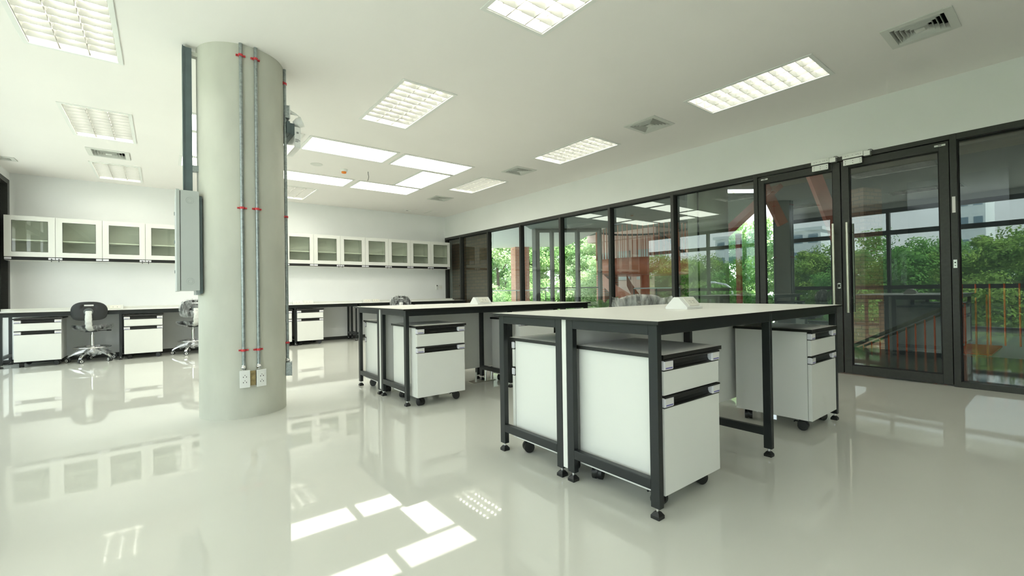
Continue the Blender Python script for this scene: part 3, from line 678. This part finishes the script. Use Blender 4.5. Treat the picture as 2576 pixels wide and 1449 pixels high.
# ------------------------------------------------------------------ wall cabinets
def cabinet(key_right):
    t = thing('wall_cabinet', 'x', 'cabinet', group='glass-door wall cabinets'); W, D, z0, z1 = 0.5257, 0.345, 0.0, 0.652; g = 0.0015
    b = B(); b.box(g, 0.022, z0, 0.018, D, z1); b.box(W-0.018, 0.022, z0, W-g, D, z1); b.box(0.018, 0.022, z0, W-0.018, D, z0+0.018); b.box(0.018, 0.022, z1-0.018, W-0.018, D, z1); b.box(0.018, D-0.008, z0+0.018, W-0.018, D, z1-0.018)
    b.build('carcass', 'cab_white', t)
    B().box(0.018, 0.05, 0.290, W-0.018, D-0.008, 0.305).build('shelf', 'cab_white', t)
    fx0, fx1, fz0, fz1 = 0.0765, 0.4495, 0.122, 0.581; dz0 = 0.05
    d = B(); e = 0.002
    d.box(e, 0.0, dz0, fx0, 0.02, z1-e); d.box(fx1, 0.0, dz0, W-e, 0.02, z1-e); d.box(fx0, 0.0, fz1, fx1, 0.02, z1-e); d.box(fx0, 0.0, dz0, fx1, 0.02, fz0)
    dr = d.build('door', 'cab_white', t)
    q = B()
    for a in ((fx0, fz0, fx0+0.004, fz1), (fx1-0.004, fz0, fx1, fz1), (fx0, fz1-0.004, fx1, fz1), (fx0, fz0, fx1, fz0+0.004)): q.box(a[0], 0.001, a[1], a[2], 0.006, a[3])
    q.build('bead', 'black_edge', dr)
    B()._add([(fx0, 0.009, fz0), (fx1, 0.009, fz0), (fx1, 0.009, fz1), (fx0, 0.009, fz1)], [(0,1,2,3)]).build('pane', 'glass_cab', dr, fixn=False)
    pr_ = [(-0.001, 0.002), (-0.001, 0.008), (0.008, 0.012), (0.010, 0.038), (0.002, 0.042), (-0.003, 0.046), (-0.001, 0.0495), (0.02, 0.0495), (0.02, 0.002)]
    B().prism(pr_, 'x', 0.004, W-0.004).build('handle', 'black_edge', dr)
    for s, (a, b2) in enumerate(((0.004, 0.075), (W-0.075, W-0.004))):
        B().box(a, -0.004, 0.010, b2, 0.012, 0.041).build('label_holder', 'lilac_plastic', dr, bevel=0.004)
        if (s == 1) == key_right:
            xk = (a+b2)/2; k = B().cyl((xk, -0.016, 0.024), (xk, -0.004, 0.024), 0.006, n=10); k.box(xk-0.004, -0.015, -0.022, xk+0.004, -0.013, 0.02); k.build('key', 'black_plastic', dr)
    return t
ca, cb2 = cabinet(True), cabinet(False)
lft = ['leftmost', 'second', 'third', 'fourth']; rgt = ['seventh', 'sixth', 'fifth', 'fourth', 'third', 'second', 'last']
for k in range(14):
    if k < 4: lab = ('leftmost glass-door wall cabinet, beside the dark window frame' if k == 0 else '%s glass-door wall cabinet from the left window' % lft[k])
    elif k < 7: lab = 'glass-door wall cabinet hidden behind the concrete column'
    else: lab = ('glass-door wall cabinet against the right-hand glass wall' if k == 13 else '%s glass-door wall cabinet counted from the right-hand glass wall' % rgt[k-7])
    src = (ca, cb2)[k % 2]; loc = (-1.786+0.5257*k, 9.548, 1.484)
    if k < 2: src.location = loc; src['label'] = lab
    else: dup(src, loc, 0, lab)
# switches beside the back right corner
t = thing('wall_remote', 'white remote control holder with dark display in the back right corner', 'remote', (5.385, YB, 1.045))
B().box(-0.022, -0.022, -0.06, 0.022, 0, 0.062).build('holder', 'white_plastic', t, bevel=0.004); B().box(-0.016, -0.0235, 0.03, 0.016, -0.022, 0.056).build('display', 'socket_hole', t)
t = thing('wall_switch', 'square white switch plate beside the remote in the back corner', 'switch', (5.49, YB, 1.045))
B().box(-0.05, -0.008, -0.055, 0.05, 0, 0.055).build('face_plate', 'white_plastic', t, bevel=0.003)
for x in (-0.02, 0.02): B().box(x-0.012, -0.011, -0.02, x+0.012, -0.008, 0.02).build('rocker', 'cream_plastic', t, bevel=0.002)

# ------------------------------------------------------------------ swivel chairs
def back_outline(a, sx_=1.0):     # closed outline of the backrest, a in 0..2pi -> (x, z) around its centre
    c, s = math.cos(a), math.sin(a)
    if s >= 0: x = math.copysign(abs(c)**(2.0/2.9), c)*0.198; z = abs(s)**(2.0/2.4)*0.138
    else: x = math.copysign(abs(c)**(2.0/4.2), c)*0.198; z = -abs(s)**(2.0/4.2)*0.128; x *= 1.0-0.05*(z/-0.128)
    return x*sx_, z
def back_y(x): return 0.10*(x/0.2)**2*0.35
def backrest(t, mat):
    N = 48; b = B(); rings = []
    def pt(x, z, dy): return (x, -0.005+back_y(x)+dy, 0.725+z)
    slot = [(0.052*math.cos(2*PI*i/N) if abs(math.cos(2*PI*i/N)) < 0.0 else max(-0.043, min(0.043, 0.09*math.cos(2*PI*i/N)))+0.009*math.cos(2*PI*i/N), 0.0105*max(-1, min(1, 2.2*math.sin(2*PI*i/N)))+0.085) for i in range(N)]
    for dy, grow in ((-0.012, 1.0), (0.014, 1.0)):
        out = [back_outline(2*PI*i/N) for i in range(N)]
        lay = []
        for u in (0.0, 0.04, 0.3, 0.6, 1.0):
            sh = 0.965 if u == 0.0 and False else 1.0
            lay.append([((1-u)*o[0]*(1.0 if u > 0 else 0.985)+u*s_[0], (1-u)*o[1]*(1.0 if u > 0 else 0.985)+u*s_[1]) for o, s_ in zip(out, slot)])
        rings.append([[pt(x, z, dy*(0.45 if k == 0 else 1.0)) for x, z in l] for k, l in enumerate(lay)])
    v = [p for side in rings for l in side for p in l]; nl = 5
    f = []
    for sde in range(2):
        for k in range(nl-1):
            for i in range(N):
                a = sde*nl*N+k*N+i; a2 = sde*nl*N+k*N+(i+1) % N; q = (a, a2, a2+N, a+N)
                f.append(q if sde == 0 else q[::-1])
    for k in (0, nl-1):
        for i in range(N):
            a, a2 = k*N+i, k*N+(i+1) % N; f.append((a, a+nl*N, a2+nl*N, a2) if k == 0 else (a2, a2+nl*N, a+nl*N, a))
    b._add(v, f, 0, True)
    return b.build('backrest', mat, t)
def chair(lab, loc, rz, wrap, seed, bag=False):
    rnd = random.Random(seed)
    t = thing('swivel_chair', lab, 'chair', loc, rz, group='black swivel chairs in plastic wrapping')
    # y = -0.22 is the back side, seat towards +y
    br = backrest(t, 'chair_black'); br.location = (0, -0.225, 0)
    B().lathe([(0.0, 0.0), (0.055, 0.002), (0.05, 0.008), (0.0, 0.010)], 20).build('back_mount', 'chair_grey', br).matrix_local = Matrix.Translation((0, -0.017, 0.72)) @ Matrix.Rotation(PI/2, 4, 'X')
    sp = [(0, -0.245, 0.73), (0, -0.262, 0.66), (0, -0.262, 0.585), (0, -0.235, 0.505), (0, -0.15, 0.458), (0, -0.06, 0.452)]
    s = B(); N = 14; v = []; nn = 22
    for i in range(nn):
        u = i/(nn-1)*(len(sp)-1); k = min(int(u), len(sp)-2); p = Vector(sp[k]).lerp(Vector(sp[k+1]), u-k); d = (Vector(sp[k+1])-Vector(sp[k])).normalized(); nrm = Vector((1, 0, 0)).cross(d)
        w_ = 0.036+0.003*math.sin(i*2.1)+rnd.uniform(-0.003, 0.003); h_ = 0.016+rnd.uniform(-0.002, 0.002)
        v += [p+Vector((1, 0, 0))*w_*math.cos(2*PI*q/N)+nrm*h_*math.sin(2*PI*q/N) for q in range(N)]
    s._add(v, [(i*N+q, i*N+(q+1) % N, (i+1)*N+(q+1) % N, (i+1)*N+q) for i in range(nn-1) for q in range(N)], 0, True)
    s.build('back_bar', 'wrap_white', t)
    # seat
    def seat_shape(sc_, zt, zb, cr_):
        b = B(); prof = [(0.0, zb), (0.12, zb), (0.185, zb+0.014), (0.212, (zt+zb)/2+0.006), (0.205, zt-0.006), (0.16, zt-cr_*0.3), (0.08, zt-cr_), (0.0, zt-cr_)]
        b.lathe([(max(r, 0.001)*sc_, z) for r, z in prof], 36)
        b.v = [(x, y*0.97, z+0.02*(x/0.2)**2*0.6+(0.012 if y < -0.1 else 0)) for x, y, z in b.v]; return b
    seat_shape(1.0, 0.512, 0.452, 0.012).build('seat', 'chair_black', t)
    w2 = seat_shape(1.075, 0.518, 0.430, 0.008)
    w2.v = [(x+noise.noise((x*14, y*14, z*20+seed))*0.008, y+noise.noise((x*13+5, y*14, z*20))*0.008, z+noise.noise((x*15, y*15, seed))*0.008) for x, y, z in w2.v]
    w2.build('seat_wrap', 'film', t)
    m = B().box(-0.06, -0.10, 0.425, 0.06, 0.09, 0.452); m.tube([(0.05, 0.02, 0.436), (0.13, 0.0, 0.437), (0.16, -0.005, 0.437)], 0.005, 6); m.tube([(0.155, -0.005, 0.437), (0.205, -0.01, 0.436)], 0.0095, 8); m.build('tilt_mechanism', 'chair_black', t)
    g = B().cyl((0, 0, 0.33), (0, 0, 0.43), 0.014, n=16); g.cyl((0, 0, 0.20), (0, 0, 0.375), 0.0255, n=18); g.cyl((0, 0, 0.372), (0, 0, 0.382), 0.028, n=18); g.build('gas_lift', 'chrome', t)
    ba = B().lathe([(0.036, 0.115), (0.043, 0.125), (0.042, 0.20), (0.032, 0.213)], 20)
    a0 = rnd.uniform(0, 1.2)
    for k in range(5):
        a = a0+2*PI*k/5; dx, dy = math.cos(a), math.sin(a); px, py = -dy, dx; v = []
        for u, zt, hw, th in ((0.03, 0.195, 0.034, 0.06), (0.10, 0.180, 0.030, 0.045), (0.18, 0.145, 0.026, 0.034), (0.245, 0.105, 0.022, 0.026), (0.275, 0.078, 0.017, 0.018)):
            for sgn, zz in ((-1, zt-0.006), (-0.5, zt), (0.5, zt), (1, zt-0.006), (1, zt-th), (-1, zt-th)): v.append((dx*u+px*hw*sgn, dy*u+py*hw*sgn, zz))
        f = [(i*6+q, i*6+(q+1) % 6, (i+1)*6+(q+1) % 6, (i+1)*6+q) for i in range(4) for q in range(6)]+[tuple(range(24, 30))]
        ba._add(v, f, 0, False)
        c = B(); ax, ay = dx*0.262, dy*0.262; th_ = a+rnd.uniform(0.4, 1.4); wx, wy = math.cos(th_), math.sin(th_)
        for sgn in (-1, 1):
            c.cyl((ax+wx*sgn*0.006, ay+wy*sgn*0.006, 0.027), (ax+wx*sgn*0.022, ay+wy*sgn*0.022, 0.027), 0.027, n=16, m=0); c.cyl((ax+wx*sgn*0.022, ay+wy*sgn*0.022, 0.027), (ax+wx*sgn*0.0235, ay+wy*sgn*0.0235, 0.027), 0.019, n=16, m=1); c.cyl((ax+wx*sgn*0.0235, ay+wy*sgn*0.0235, 0.027), (ax+wx*sgn*0.024, ay+wy*sgn*0.024, 0.027), 0.009, n=10, m=0)
        c.cyl((ax-wx*0.007, ay-wy*0.007, 0.036), (ax+wx*0.007, ay+wy*0.007, 0.036), 0.031, n=16, m=2); c.cyl((ax, ay, 0.05), (ax, ay, 0.085), 0.008, n=8, m=3)
        c.build('caster', ['chair_black', 'white_plastic', 'chair_grey', 'chrome'], t)
    ba.build('star_base', 'chrome', t)
    def sheet(u, v):
        a = a0+u*2*PI; r = 0.05+0.175*v*(0.86+0.14*math.cos(5*u*2*PI)+0.10*math.sin(2*u*2*PI+seed))
        z = 0.222-0.115*v**1.5+0.022*noise.noise((math.cos(a)*3*v+seed, math.sin(a)*3*v, 1.0))+0.016*math.cos(5*u*2*PI)*v
        return (r*math.cos(a), r*math.sin(a), max(0.045, z))
    B().grid(sheet, 80, 10).build('base_wrap', 'film', t)
    B().tube([(0.20*math.cos(2*PI*i/32), 0.20*math.sin(2*PI*i/32), 0.205) for i in range(32)], 0.009, 8, close=True).build('foot_ring', 'chrome', t)
    if wrap:
        def shell(u, v):
            a = u*2*PI; x, z = back_outline(a); k = math.sin(v*PI); kk = 0.12+0.95*abs(k)**0.4
            y = -0.040*math.cos(v*PI)
            if bag: kx = 1.16; pz = 0.03*max(0, abs(math.cos(a)))**6*(1 if math.sin(a) > 0 else 0.3)
            else: kx = 1.03; pz = 0
            X = x*kk*kx; Z = z*kk*1.05+(pz if abs(k) > 0.8 else 0)
            q = (X*9+seed, Z*9, v*3)
            d = noise.noise(q)*0.014+abs(noise.noise((X*25, Z*22+seed, v*2)))*0.010
            return (X+d*0.6, -0.232+back_y(x)+y*(1+0.1*math.sin(a*7))+d, 0.725+Z+noise.noise((X*18, v*4, Z*18+seed))*0.006)
        B().grid(shell, 72, 20).build('back_wrap', 'film_dense' if bag else 'film', t)
        if bag:
            def wing(sgn):
                def f_(u, v): return (sgn*(0.16+0.12*u), -0.245+0.012*math.sin(9*u+5*v), 0.75+0.105*(1-0.15*u)-(0.03+0.17*v)*(1-0.55*u)*(0.6+0.4*v)+0.03*u)
                return f_
            for sgn in (-1, 1): B().grid(wing(sgn), 8, 8).build('bag_corner', 'film_dense', t)
    return t
chair('black swivel chair with bare backrest at the left end of the wall bench', (-0.795, 8.865, 0), R_(-4), False, 3)
chair('plastic-wrapped swivel chair half hidden by the left of the column', (0.395, 8.86, 0), R_(6), True, 8)
chair('plastic-wrapped far swivel chair beyond the rear lab table', (3.86, 8.72, 0), R_(-14), True, 14)
chair('plastic-bagged swivel chair between the two lab tables', (3.50, 2.62, 0), R_(-32), True, 21, bag=True)

# ------------------------------------------------------------------ outside, right: walkway, terrace, stairs
def poly(name, pts, z0, z1, mat): return struct(B().prism(pts, 'z', z0, z1).build(name, mat))
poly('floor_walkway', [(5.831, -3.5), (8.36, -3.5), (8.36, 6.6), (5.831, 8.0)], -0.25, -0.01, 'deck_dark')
poly('floor_landing', [(8.36, -3.5), (12.0, -3.5), (12.0, 1.1), (8.36, 1.1)], -0.25, -0.012, 'tile_grey')
poly('floor_terrace', [(5.831, 8.0), (8.36, 6.6), (11.3, 6.6), (14.2, 14.6), (10.5, 18.0), (5.831, 14.0)], -0.25, -0.01, 'tile_grey')
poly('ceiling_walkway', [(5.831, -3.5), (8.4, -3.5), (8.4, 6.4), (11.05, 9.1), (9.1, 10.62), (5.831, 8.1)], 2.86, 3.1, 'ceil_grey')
poly('ceiling_stairwell', [(8.4, -3.5), (13.0, -3.5), (13.0, 5.2), (11.2, 6.6), (8.6, 6.6)], 3.6, 3.8, 'brown_plank')  # plank soffit, carried on to the building to shut out skylight
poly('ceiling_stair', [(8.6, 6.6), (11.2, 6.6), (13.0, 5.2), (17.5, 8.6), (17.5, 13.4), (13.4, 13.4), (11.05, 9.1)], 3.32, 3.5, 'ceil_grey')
struct(B().box(5.831, -3.7, -0.25, 13.0, -3.5, 3.8).build('wall_light_block', 'build_dark'))  # unseen side wall, added to keep daylight out of the stairwell
poly('ceiling_terrace', [(5.831, 8.1), (9.1, 10.62), (11.05, 9.1), (14.3, 14.3), (10.6, 17.9), (5.831, 14.0)], 2.90, 3.1, 'soffit_plank')
for k in range(6): struct(B().box(8.9+0.6*k, -3.4, 3.55, 8.97+0.6*k, 5.4, 3.6).build('trim_%d' % (k+2), 'brown_plank'))
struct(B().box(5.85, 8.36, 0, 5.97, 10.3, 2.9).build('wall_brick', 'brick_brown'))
for i in range(30):       # toothed end of the brick wall
    if i % 2 == 0: struct(B().box(5.85, 8.335, 0.09*i, 5.97, 8.36, 0.09*i+0.08).build('trim_%d' % (20+i//2), 'brick_brown'))
def bcol(x, y, s, z0, z1, mat, lab):
    t = thing('brick_column', lab, 'column', (x, y, 0)); B().box(-s, -s, z0, s, s, z1).build('shaft', mat, t)
    t.rotation_euler = (0, 0, R_(-20)); return t
bcol(12.85, 15.75, 0.33, -0.01, 2.90, 'brick_red', 'red brick column on the terrace edge, left of the trees')
bcol(11.95, 9.95, 0.27, -4.0, 1.42, 'brick_red', 'red brick column under the round red stair landing')
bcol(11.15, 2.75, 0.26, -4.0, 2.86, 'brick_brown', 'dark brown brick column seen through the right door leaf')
t = thing('outdoor_column', 'pale round concrete column just outside the glass wall', 'column', (6.94, 3.70, 0))
B().cyl((0, 0, -0.01), (0, 0, 2.86), 0.30, n=40).build('shaft', 'concrete', t)
tag(B().cyl((6.575, 3.66, -0.01), (6.575, 3.66, 2.86), 0.014, n=10).build('drain_pipe', 'frame_dark'), 'thin dark drain pipe in front of the outdoor concrete column', 'pipe')
t = thing('steel_screen', 'row of dark steel posts at the terrace under the ceiling edge', 'screen')
pp = [(9.22, 10.50, 0.085), (9.62, 10.20, 0.05), (10.27, 9.72, 0.055), (10.80, 9.28, 0.05)]
for x, y, s in pp: B().box(x-s, y-s, 0, x+s, y+s, 2.86).build('post', 'grey_steel', t)
for z in (0.45, 1.0): B().tube([(x, y, z) for x, y, s in pp], 0.018, 6).build('rail', 'grey_steel', t)
B().tube([(x, y, 2.80) for x, y, s in pp], 0.06, 6).build('head_beam', 'grey_steel', t)
def glassrail(pts, lab):
    t = thing('glass_railing', lab, 'railing')
    B().tube([(x, y, 0.95) for x, y in pts], 0.02, 8).build('top_rail', 'alu', t)
    for (xa, ya), (xb, yb) in zip(pts, pts[1:]):
        B()._add([(xa, ya, 0.05), (xb, yb, 0.05), (xb, yb, 0.90), (xa, ya, 0.90)], [(0,1,2,3)]).build('glass_panel', 'glass_clear', t, fixn=False)
    for x, y in pts: B().cyl((x, y, 0), (x, y, 0.95), 0.018, n=8).build('post', 'grey_steel', t)
glassrail([(10.1, 14.4), (10.9, 13.6), (11.7, 12.8), (12.5, 12.0)], 'glass railing along the terrace edge before the trees')
glassrail([(11.05, 8.2), (11.15, 7.5), (11.2, 6.8)], 'glass railing beside the round red stair')
# round red stair
SX, SY, SR = 12.95, 9.15, 1.62
t = thing('round_stair', 'round red steel stair landing with thin vertical balusters', 'stairs', (SX, SY, 0))
def arc(a): return (SR*math.cos(a), SR*math.sin(a))
NA = 72
def band(a0, a1, za0, za1, zb0, zb1, r, n=48): return B().grid(lambda u, v: (r*math.cos(a0+(a1-a0)*u), r*math.sin(a0+(a1-a0)*u), (za0+(za1-za0)*u)*(1-v)+(zb0+(zb1-zb0)*u)*v), n, 1)
bb = B().lathe([(SR-0.02, 1.45), (SR, 1.45), (SR, 1.92), (SR-0.02, 1.92)], NA); bb.f = bb.f[:-2]; bb.m = bb.m[:-2]; bb.s = bb.s[:-2]
bb.build('landing_fascia', 'red_steel', t)
B().lathe([(SR-0.03, 1.80), (SR-0.03, 1.86)], NA).build('landing_floor', 'red_steel', t); B().lathe([(SR-0.25, 1.40), (SR-0.2, 1.46)], NA).build('landing_base', 'red_steel', t)
B().tube([(*arc(2*PI*i/NA), 2.98) for i in range(NA)], 0.035, 6, close=True).build('handrail', 'grey_steel', t)
bal = None
for i in range(64):
    x, y = arc(2*PI*i/64)
    if bal is None: bal = B().cyl((0, 0, 1.92), (0, 0, 2.96), 0.012, n=5).build('baluster', 'red_steel', t); o = bal
    else: o = bal.copy(); COL.objects.link(o); o.parent = t
    o.location = (x, y, 0)
for r in (SR, SR-0.9): band(R_(160), R_(345), 1.45, -1.7, 1.05, -2.1, r).build('stringer', 'red_steel', t)
for k in range(14):
    a = R_(160)+(R_(345)-R_(160))*k/14; z = 1.40-3.15*k/14
    B().grid(lambda u, v, a=a, z=z: ((SR-0.9*v)*math.cos(a+u*0.24), (SR-0.9*v)*math.sin(a+u*0.24), z-0.18), 2, 1).build('tread', 'grey_steel', t)
B().tube([(-1.0, -1.2, 2.66), (0.3, -1.45, 1.96)], 0.05, 6).build('inner_brace', 'grey_steel', t)
B().cyl((0, 0, -4), (0, 0, 1.45), 0.16, n=16).build('centre_post', 'red_steel', t)
# straight red stair above the walkway
t = thing('red_stair_frame', 'red steel stair beams crossing behind the left door leaf', 'stairs')
def beam(a, b_, w_, h_, name, mat):
    a = Vector(a); b_ = Vector(b_); d = (b_-a).normalized(); s = d.cross(Vector((0, 0, 1))).normalized()*w_/2; u = s.cross(d).normalized()*h_/2
    v = [a-s-u, a+s-u, a+s+u, a-s+u, b_-s-u, b_+s-u, b_+s+u, b_-s+u]
    return B()._add(v, [(0,3,2,1),(4,5,6,7),(0,1,5,4),(1,2,6,5),(2,3,7,6),(3,0,4,7)]).build(name, mat, t)
beam((10.25, 3.38, 3.58), (10.80, 2.96, 1.75), 0.10, 0.26, 'beam', 'red_steel_shaded'); beam((11.05, 4.64, 3.58), (11.5, 4.30, 2.40), 0.10, 0.22, 'beam', 'red_steel_shaded')
beam((10.4, 5.2, 2.14), (11.5, 4.45, 3.30), 0.5, 0.10, 'flight', 'red_steel_shaded'); beam((10.69, 4.95, -4), (10.69, 4.95001, 2.2), 0.10, 0.10, 'post', 'red_steel_shaded')
# orange stair railing beyond the walkway
t = thing('orange_railing', 'orange stair railing descending beyond the walkway', 'railing', (8.40, 0, 0))
ya, yb, za, zb = 0.75, 2.35, 0.84, -0.10
beam((0.0, ya, za), (0.0, yb, zb), 0.05, 0.05, 'handrail', 'grey_steel'); beam((0.0, ya, za-0.07), (0.0, yb, zb-0.07), 0.012, 0.03, 'rail', 'grey_steel')
for i in range(17):
    y = ya+(yb-ya)*i/16; z = za+(zb-za)*i/16
    B().cyl((0, y, -0.9), (0, y, z-0.05), 0.010, n=6).build('baluster', 'orange_steel', t)
t = thing('landing_railing', 'orange landing railing at the right edge before the trees', 'railing', (9.9, 0, 0))
beam((0, -2.6, 0.95), (0, 1.15, 0.95), 0.05, 0.04, 'handrail', 'grey_steel')
for i in range(26):
    y = -2.6+3.75*i/25; B().cyl((0, y, 0), (0, y, 0.94), 0.011, n=6).build('baluster', 'orange_steel', t)
t = thing('orange_ramp', 'glossy orange floor strip on the landing', 'ramp'); B().box(8.45, 0.72, -0.005, 9.75, 1.08, 0.012).build('strip', 'orange_steel', t)
struct(B().box(8.36, 1.1, -2.6, 11.2, 6.6, -2.4).build('floor_lower', 'wall_paint'))
# buildings and ground
def building(lab, x0, y0, x1, y1, z0, z1, mat, wins, face, gm='build_glass'):
    t = thing('building', lab, 'building', ((x0+x1)/2, (y0+y1)/2, z0)); cx_, cy_ = (x0+x1)/2, (y0+y1)/2
    B().box(x0-cx_, y0-cy_, 0, x1-cx_, y1-cy_, z1-z0).build('wall', mat, t)
    B().box(x0-cx_-0.3, y0-cy_-0.3, z1-z0, x1-cx_+0.3, y1-cy_+0.3, z1-z0+0.5).build('roof', mat, t)
    nr, nc = wins
    for r in range(nr):
        for q in range(nc):
            L = (y1-y0); a = -L/2+L*(q+0.18)/nc; b_ = -L/2+L*(q+0.82)/nc; h = (z1-z0); u0 = h*(r+0.3)/nr; u1 = h*(r+0.8)/nr
            xx = (x0-cx_) if face < 0 else (x1-cx_)
            B().box(xx-0.06, a, u0, xx+0.06, b_, u1).build('window', gm, t)
    return t
building('dark grey building facing the walkway behind the doors', 13.0, -9.0, 22.0, 5.1, -4.2, 9.0, 'build_dark', (5, 6), -1, 'dark_panel')  # dark building, widened as a backdrop so the door reflections show
building('long white building rising over trees, reflected in the left door', -90, 25, -70, 42, -4.2, 9.9, 'build_white', (5, 8), 1)
building('pale tower with blue glass reflected at the right edge', -80, 7.2, -70, 9.8, -4.2, 13, 'build_white', (6, 2), 1)
building('pale pink block with grey frames behind the round stair', 15.2, 10.3, 18.5, 13.2, -4.2, 3.0, 'build_pink', (3, 3), -1, 'panel_grey')
struct(B().box(-120, -90, -4.6, 120, 120, -4.2).build('ground', 'pale_ground'))

# ------------------------------------------------------------------ trees
def crown_mesh(name, seed, nclump, nleaf, rx, rz, ls, mat):
    rnd = random.Random(seed); v = []; f = []
    for c in range(nclump):
        u = rnd.uniform(-1, 1); a = rnd.uniform(0, 2*PI); rr = rnd.uniform(0.35, 1.0)**0.6; s = math.sqrt(1-u*u)
        cx_, cy_, cz_ = rx*rr*s*math.cos(a), rx*rr*s*math.sin(a), rz*rr*u
        cr_ = rnd.uniform(0.45, 1.0)*rx*0.30
        for k in range(nleaf):
            d = Vector((rnd.gauss(0, 1), rnd.gauss(0, 1), rnd.gauss(0, 1))).normalized()*cr_*rnd.uniform(0.5, 1.0)
            p = Vector((cx_, cy_, cz_))+Vector((d.x, d.y, d.z*0.7)); n_ = (d.normalized()+Vector((rnd.uniform(-1, 1), rnd.uniform(-1, 1), rnd.uniform(-0.3, 1)))*0.8).normalized()
            t1 = n_.orthogonal().normalized(); t1 = (Matrix.Rotation(rnd.uniform(0, 6.28), 3, n_) @ t1); t2 = n_.cross(t1); w_ = ls*rnd.uniform(0.6, 1.25)
            o = len(v); v += [p-t1*w_, p-t2*w_*0.45, p+t1*w_, p+t2*w_*0.45]; f.append((o, o+1, o+2, o+3))
    me = bpy.data.meshes.new(name); me.from_pydata([tuple(q) for q in v], [], f); me.materials.append(MATS[mat]); me.update(); return me
def trunk_mesh(h):
    b = B(); b.tube([(0, 0, 0), (0.05, 0.02, h*0.4), (-0.05, 0.06, h*0.75), (0.02, 0, h)], [0.17, 0.13, 0.10, 0.05], 8)
    for k in range(5):
        a = k*1.3; b.tube([(0, 0, h*0.55), (0.6*math.cos(a), 0.6*math.sin(a), h*0.78), (1.2*math.cos(a), 1.2*math.sin(a), h*0.95)], [0.07, 0.045, 0.02], 6)
    return b
CM = [crown_mesh('crown_a', 1, 110, 240, 2.3, 2.7, 0.078, 'leaf_a'), crown_mesh('crown_b', 2, 110, 240, 2.5, 2.5, 0.078, 'leaf_b'), crown_mesh('crown_c', 3, 110, 240, 2.2, 2.9, 0.078, 'leaf_c')]
_x = crown_mesh('crown_e', 7, 110, 240, 2.5, 2.5, 0.078, 'leaf_d2')
CL = [crown_mesh('crown_d', 5, 110, 240, 2.4, 2.6, 0.078, 'leaf_d'), _x, CM[1]]
_tm = trunk_mesh(5.5).build('trunk_tmp', 'bark'); TM = _tm.data; bpy.data.objects.remove(_tm)
def tree(x, y, top, s, k, lab, left=False):
    t = thing('tree', lab, 'tree', (x, y, -4.2), random.uniform(0, 6.28), group='trees beyond the glass' if not left else 'trees outside the left windows')
    zc = top+4.2-2.5*s
    tr = bpy.data.objects.new('trunk', TM); COL.objects.link(tr); tr.parent = t; tr.scale = (s, s, zc/5.5)
    cr_ = bpy.data.objects.new('crown', (CL if left else CM)[k % 3]); COL.objects.link(cr_); cr_.parent = t; cr_.location = (0, 0, zc); cr_.scale = (s, s, s)
RT = [(15.8, 21.5, 5.2, 1.15, 2), (19.0, 19.5, 4.6, 1.1, 0), (20.5, 16.5, 5.6, 1.2, 2), (13.5, 24.5, 4.8, 1.1, 0), (22.5, 14.2, 5.2, 1.15, 0), (18.0, 25.5, 7.0, 1.4, 1), (23.5, 20.5, 7.5, 1.45, 2), (17.5, 15.5, 2.2, 0.95, 2),
      (15.2, 18.2, 1.8, 0.9, 0), (19.5, 12.6, 2.6, 1.0, 2), (22.0, 11.0, 5.4, 1.15, 0), (12.0, 21.0, 2.0, 0.9, 2), (26.5, 17.0, 7.5, 1.4, 1), (16.0, 31.0, 7.5, 1.5, 2), (10.5, 26.0, 6.0, 1.2, 1), (19.0, 9.2, 3.4, 1.0, 1)]
rl = ['pale green tree', 'mid green tree', 'leafy light green tree', 'bushy tree']
for i, (x, y, tp, s, k) in enumerate(RT): tree(x, y, tp, s, k, 'leafy green tree in the row beyond the terrace')
rnd = random.Random(4)
LT = []
for i in range(17):
    LT.append((-19+rnd.uniform(-2.5, 2.5), -9+i*2.6+rnd.uniform(-0.6, 0.6), rnd.choice([2.4, 3.0, 3.5, 2.7]), 1.15, i))
for i in range(10): LT.append((-26+rnd.uniform(-2, 2), -8+i*5+rnd.uniform(-1, 1), rnd.uniform(2.6, 4.6), 1.35, i+1))
for i, (x, y, tp, s, k) in enumerate(LT): tree(x, y, tp, s, k, 'green leafy tree standing outside the left windows', True)
# potted plant by the brick column, and a lamp post on the road
t = thing('potted_plant', 'broad-leaved potted plant outside, behind the chair', 'plant', (10.0, 8.55, 0))
B().lathe([(0.12, 0.0), (0.17, 0.30), (0.18, 0.32), (0.15, 0.32)], 20).build('pot', 'tile_grey', t)
for k in range(8):
    a = k*0.8; L = 0.55+0.1*(k % 3)
    def lf(u, v, a=a, L=L):
        w_ = 0.10*math.sin(PI*min(1, u*1.02))*(v-0.5)*2; r = 0.05+L*u; z = 0.32+0.75*u-0.55*u*u*(0.6+0.2*(k % 3))
        return (r*math.cos(a)-w_*math.sin(a), r*math.sin(a)+w_*math.cos(a), z-abs(w_)*0.3)
    B().grid(lf, 8, 2).build('leaf', 'leaf_a', t)
t = thing('street_lamp', 'curved grey street lamp outside the left windows', 'street lamp', (-9.0, 9.77, -4.2))
B().tube([(0, 0, 0), (0, 0, 4.9), (0, 0.08, 5.12), (0, 0.3, 5.28), (0, 0.7, 5.36)], 0.045, 8).build('pole', 'alu', t)
B().lathe([(0.02, -0.05), (0.11, -0.03), (0.12, 0.02), (0.06, 0.07)], 16).build('lamp_head', 'alu', t).matrix_local = Matrix.Translation((0, 0.95, 5.38)) @ Matrix.Diagonal((1, 2.2, 0.9, 1))
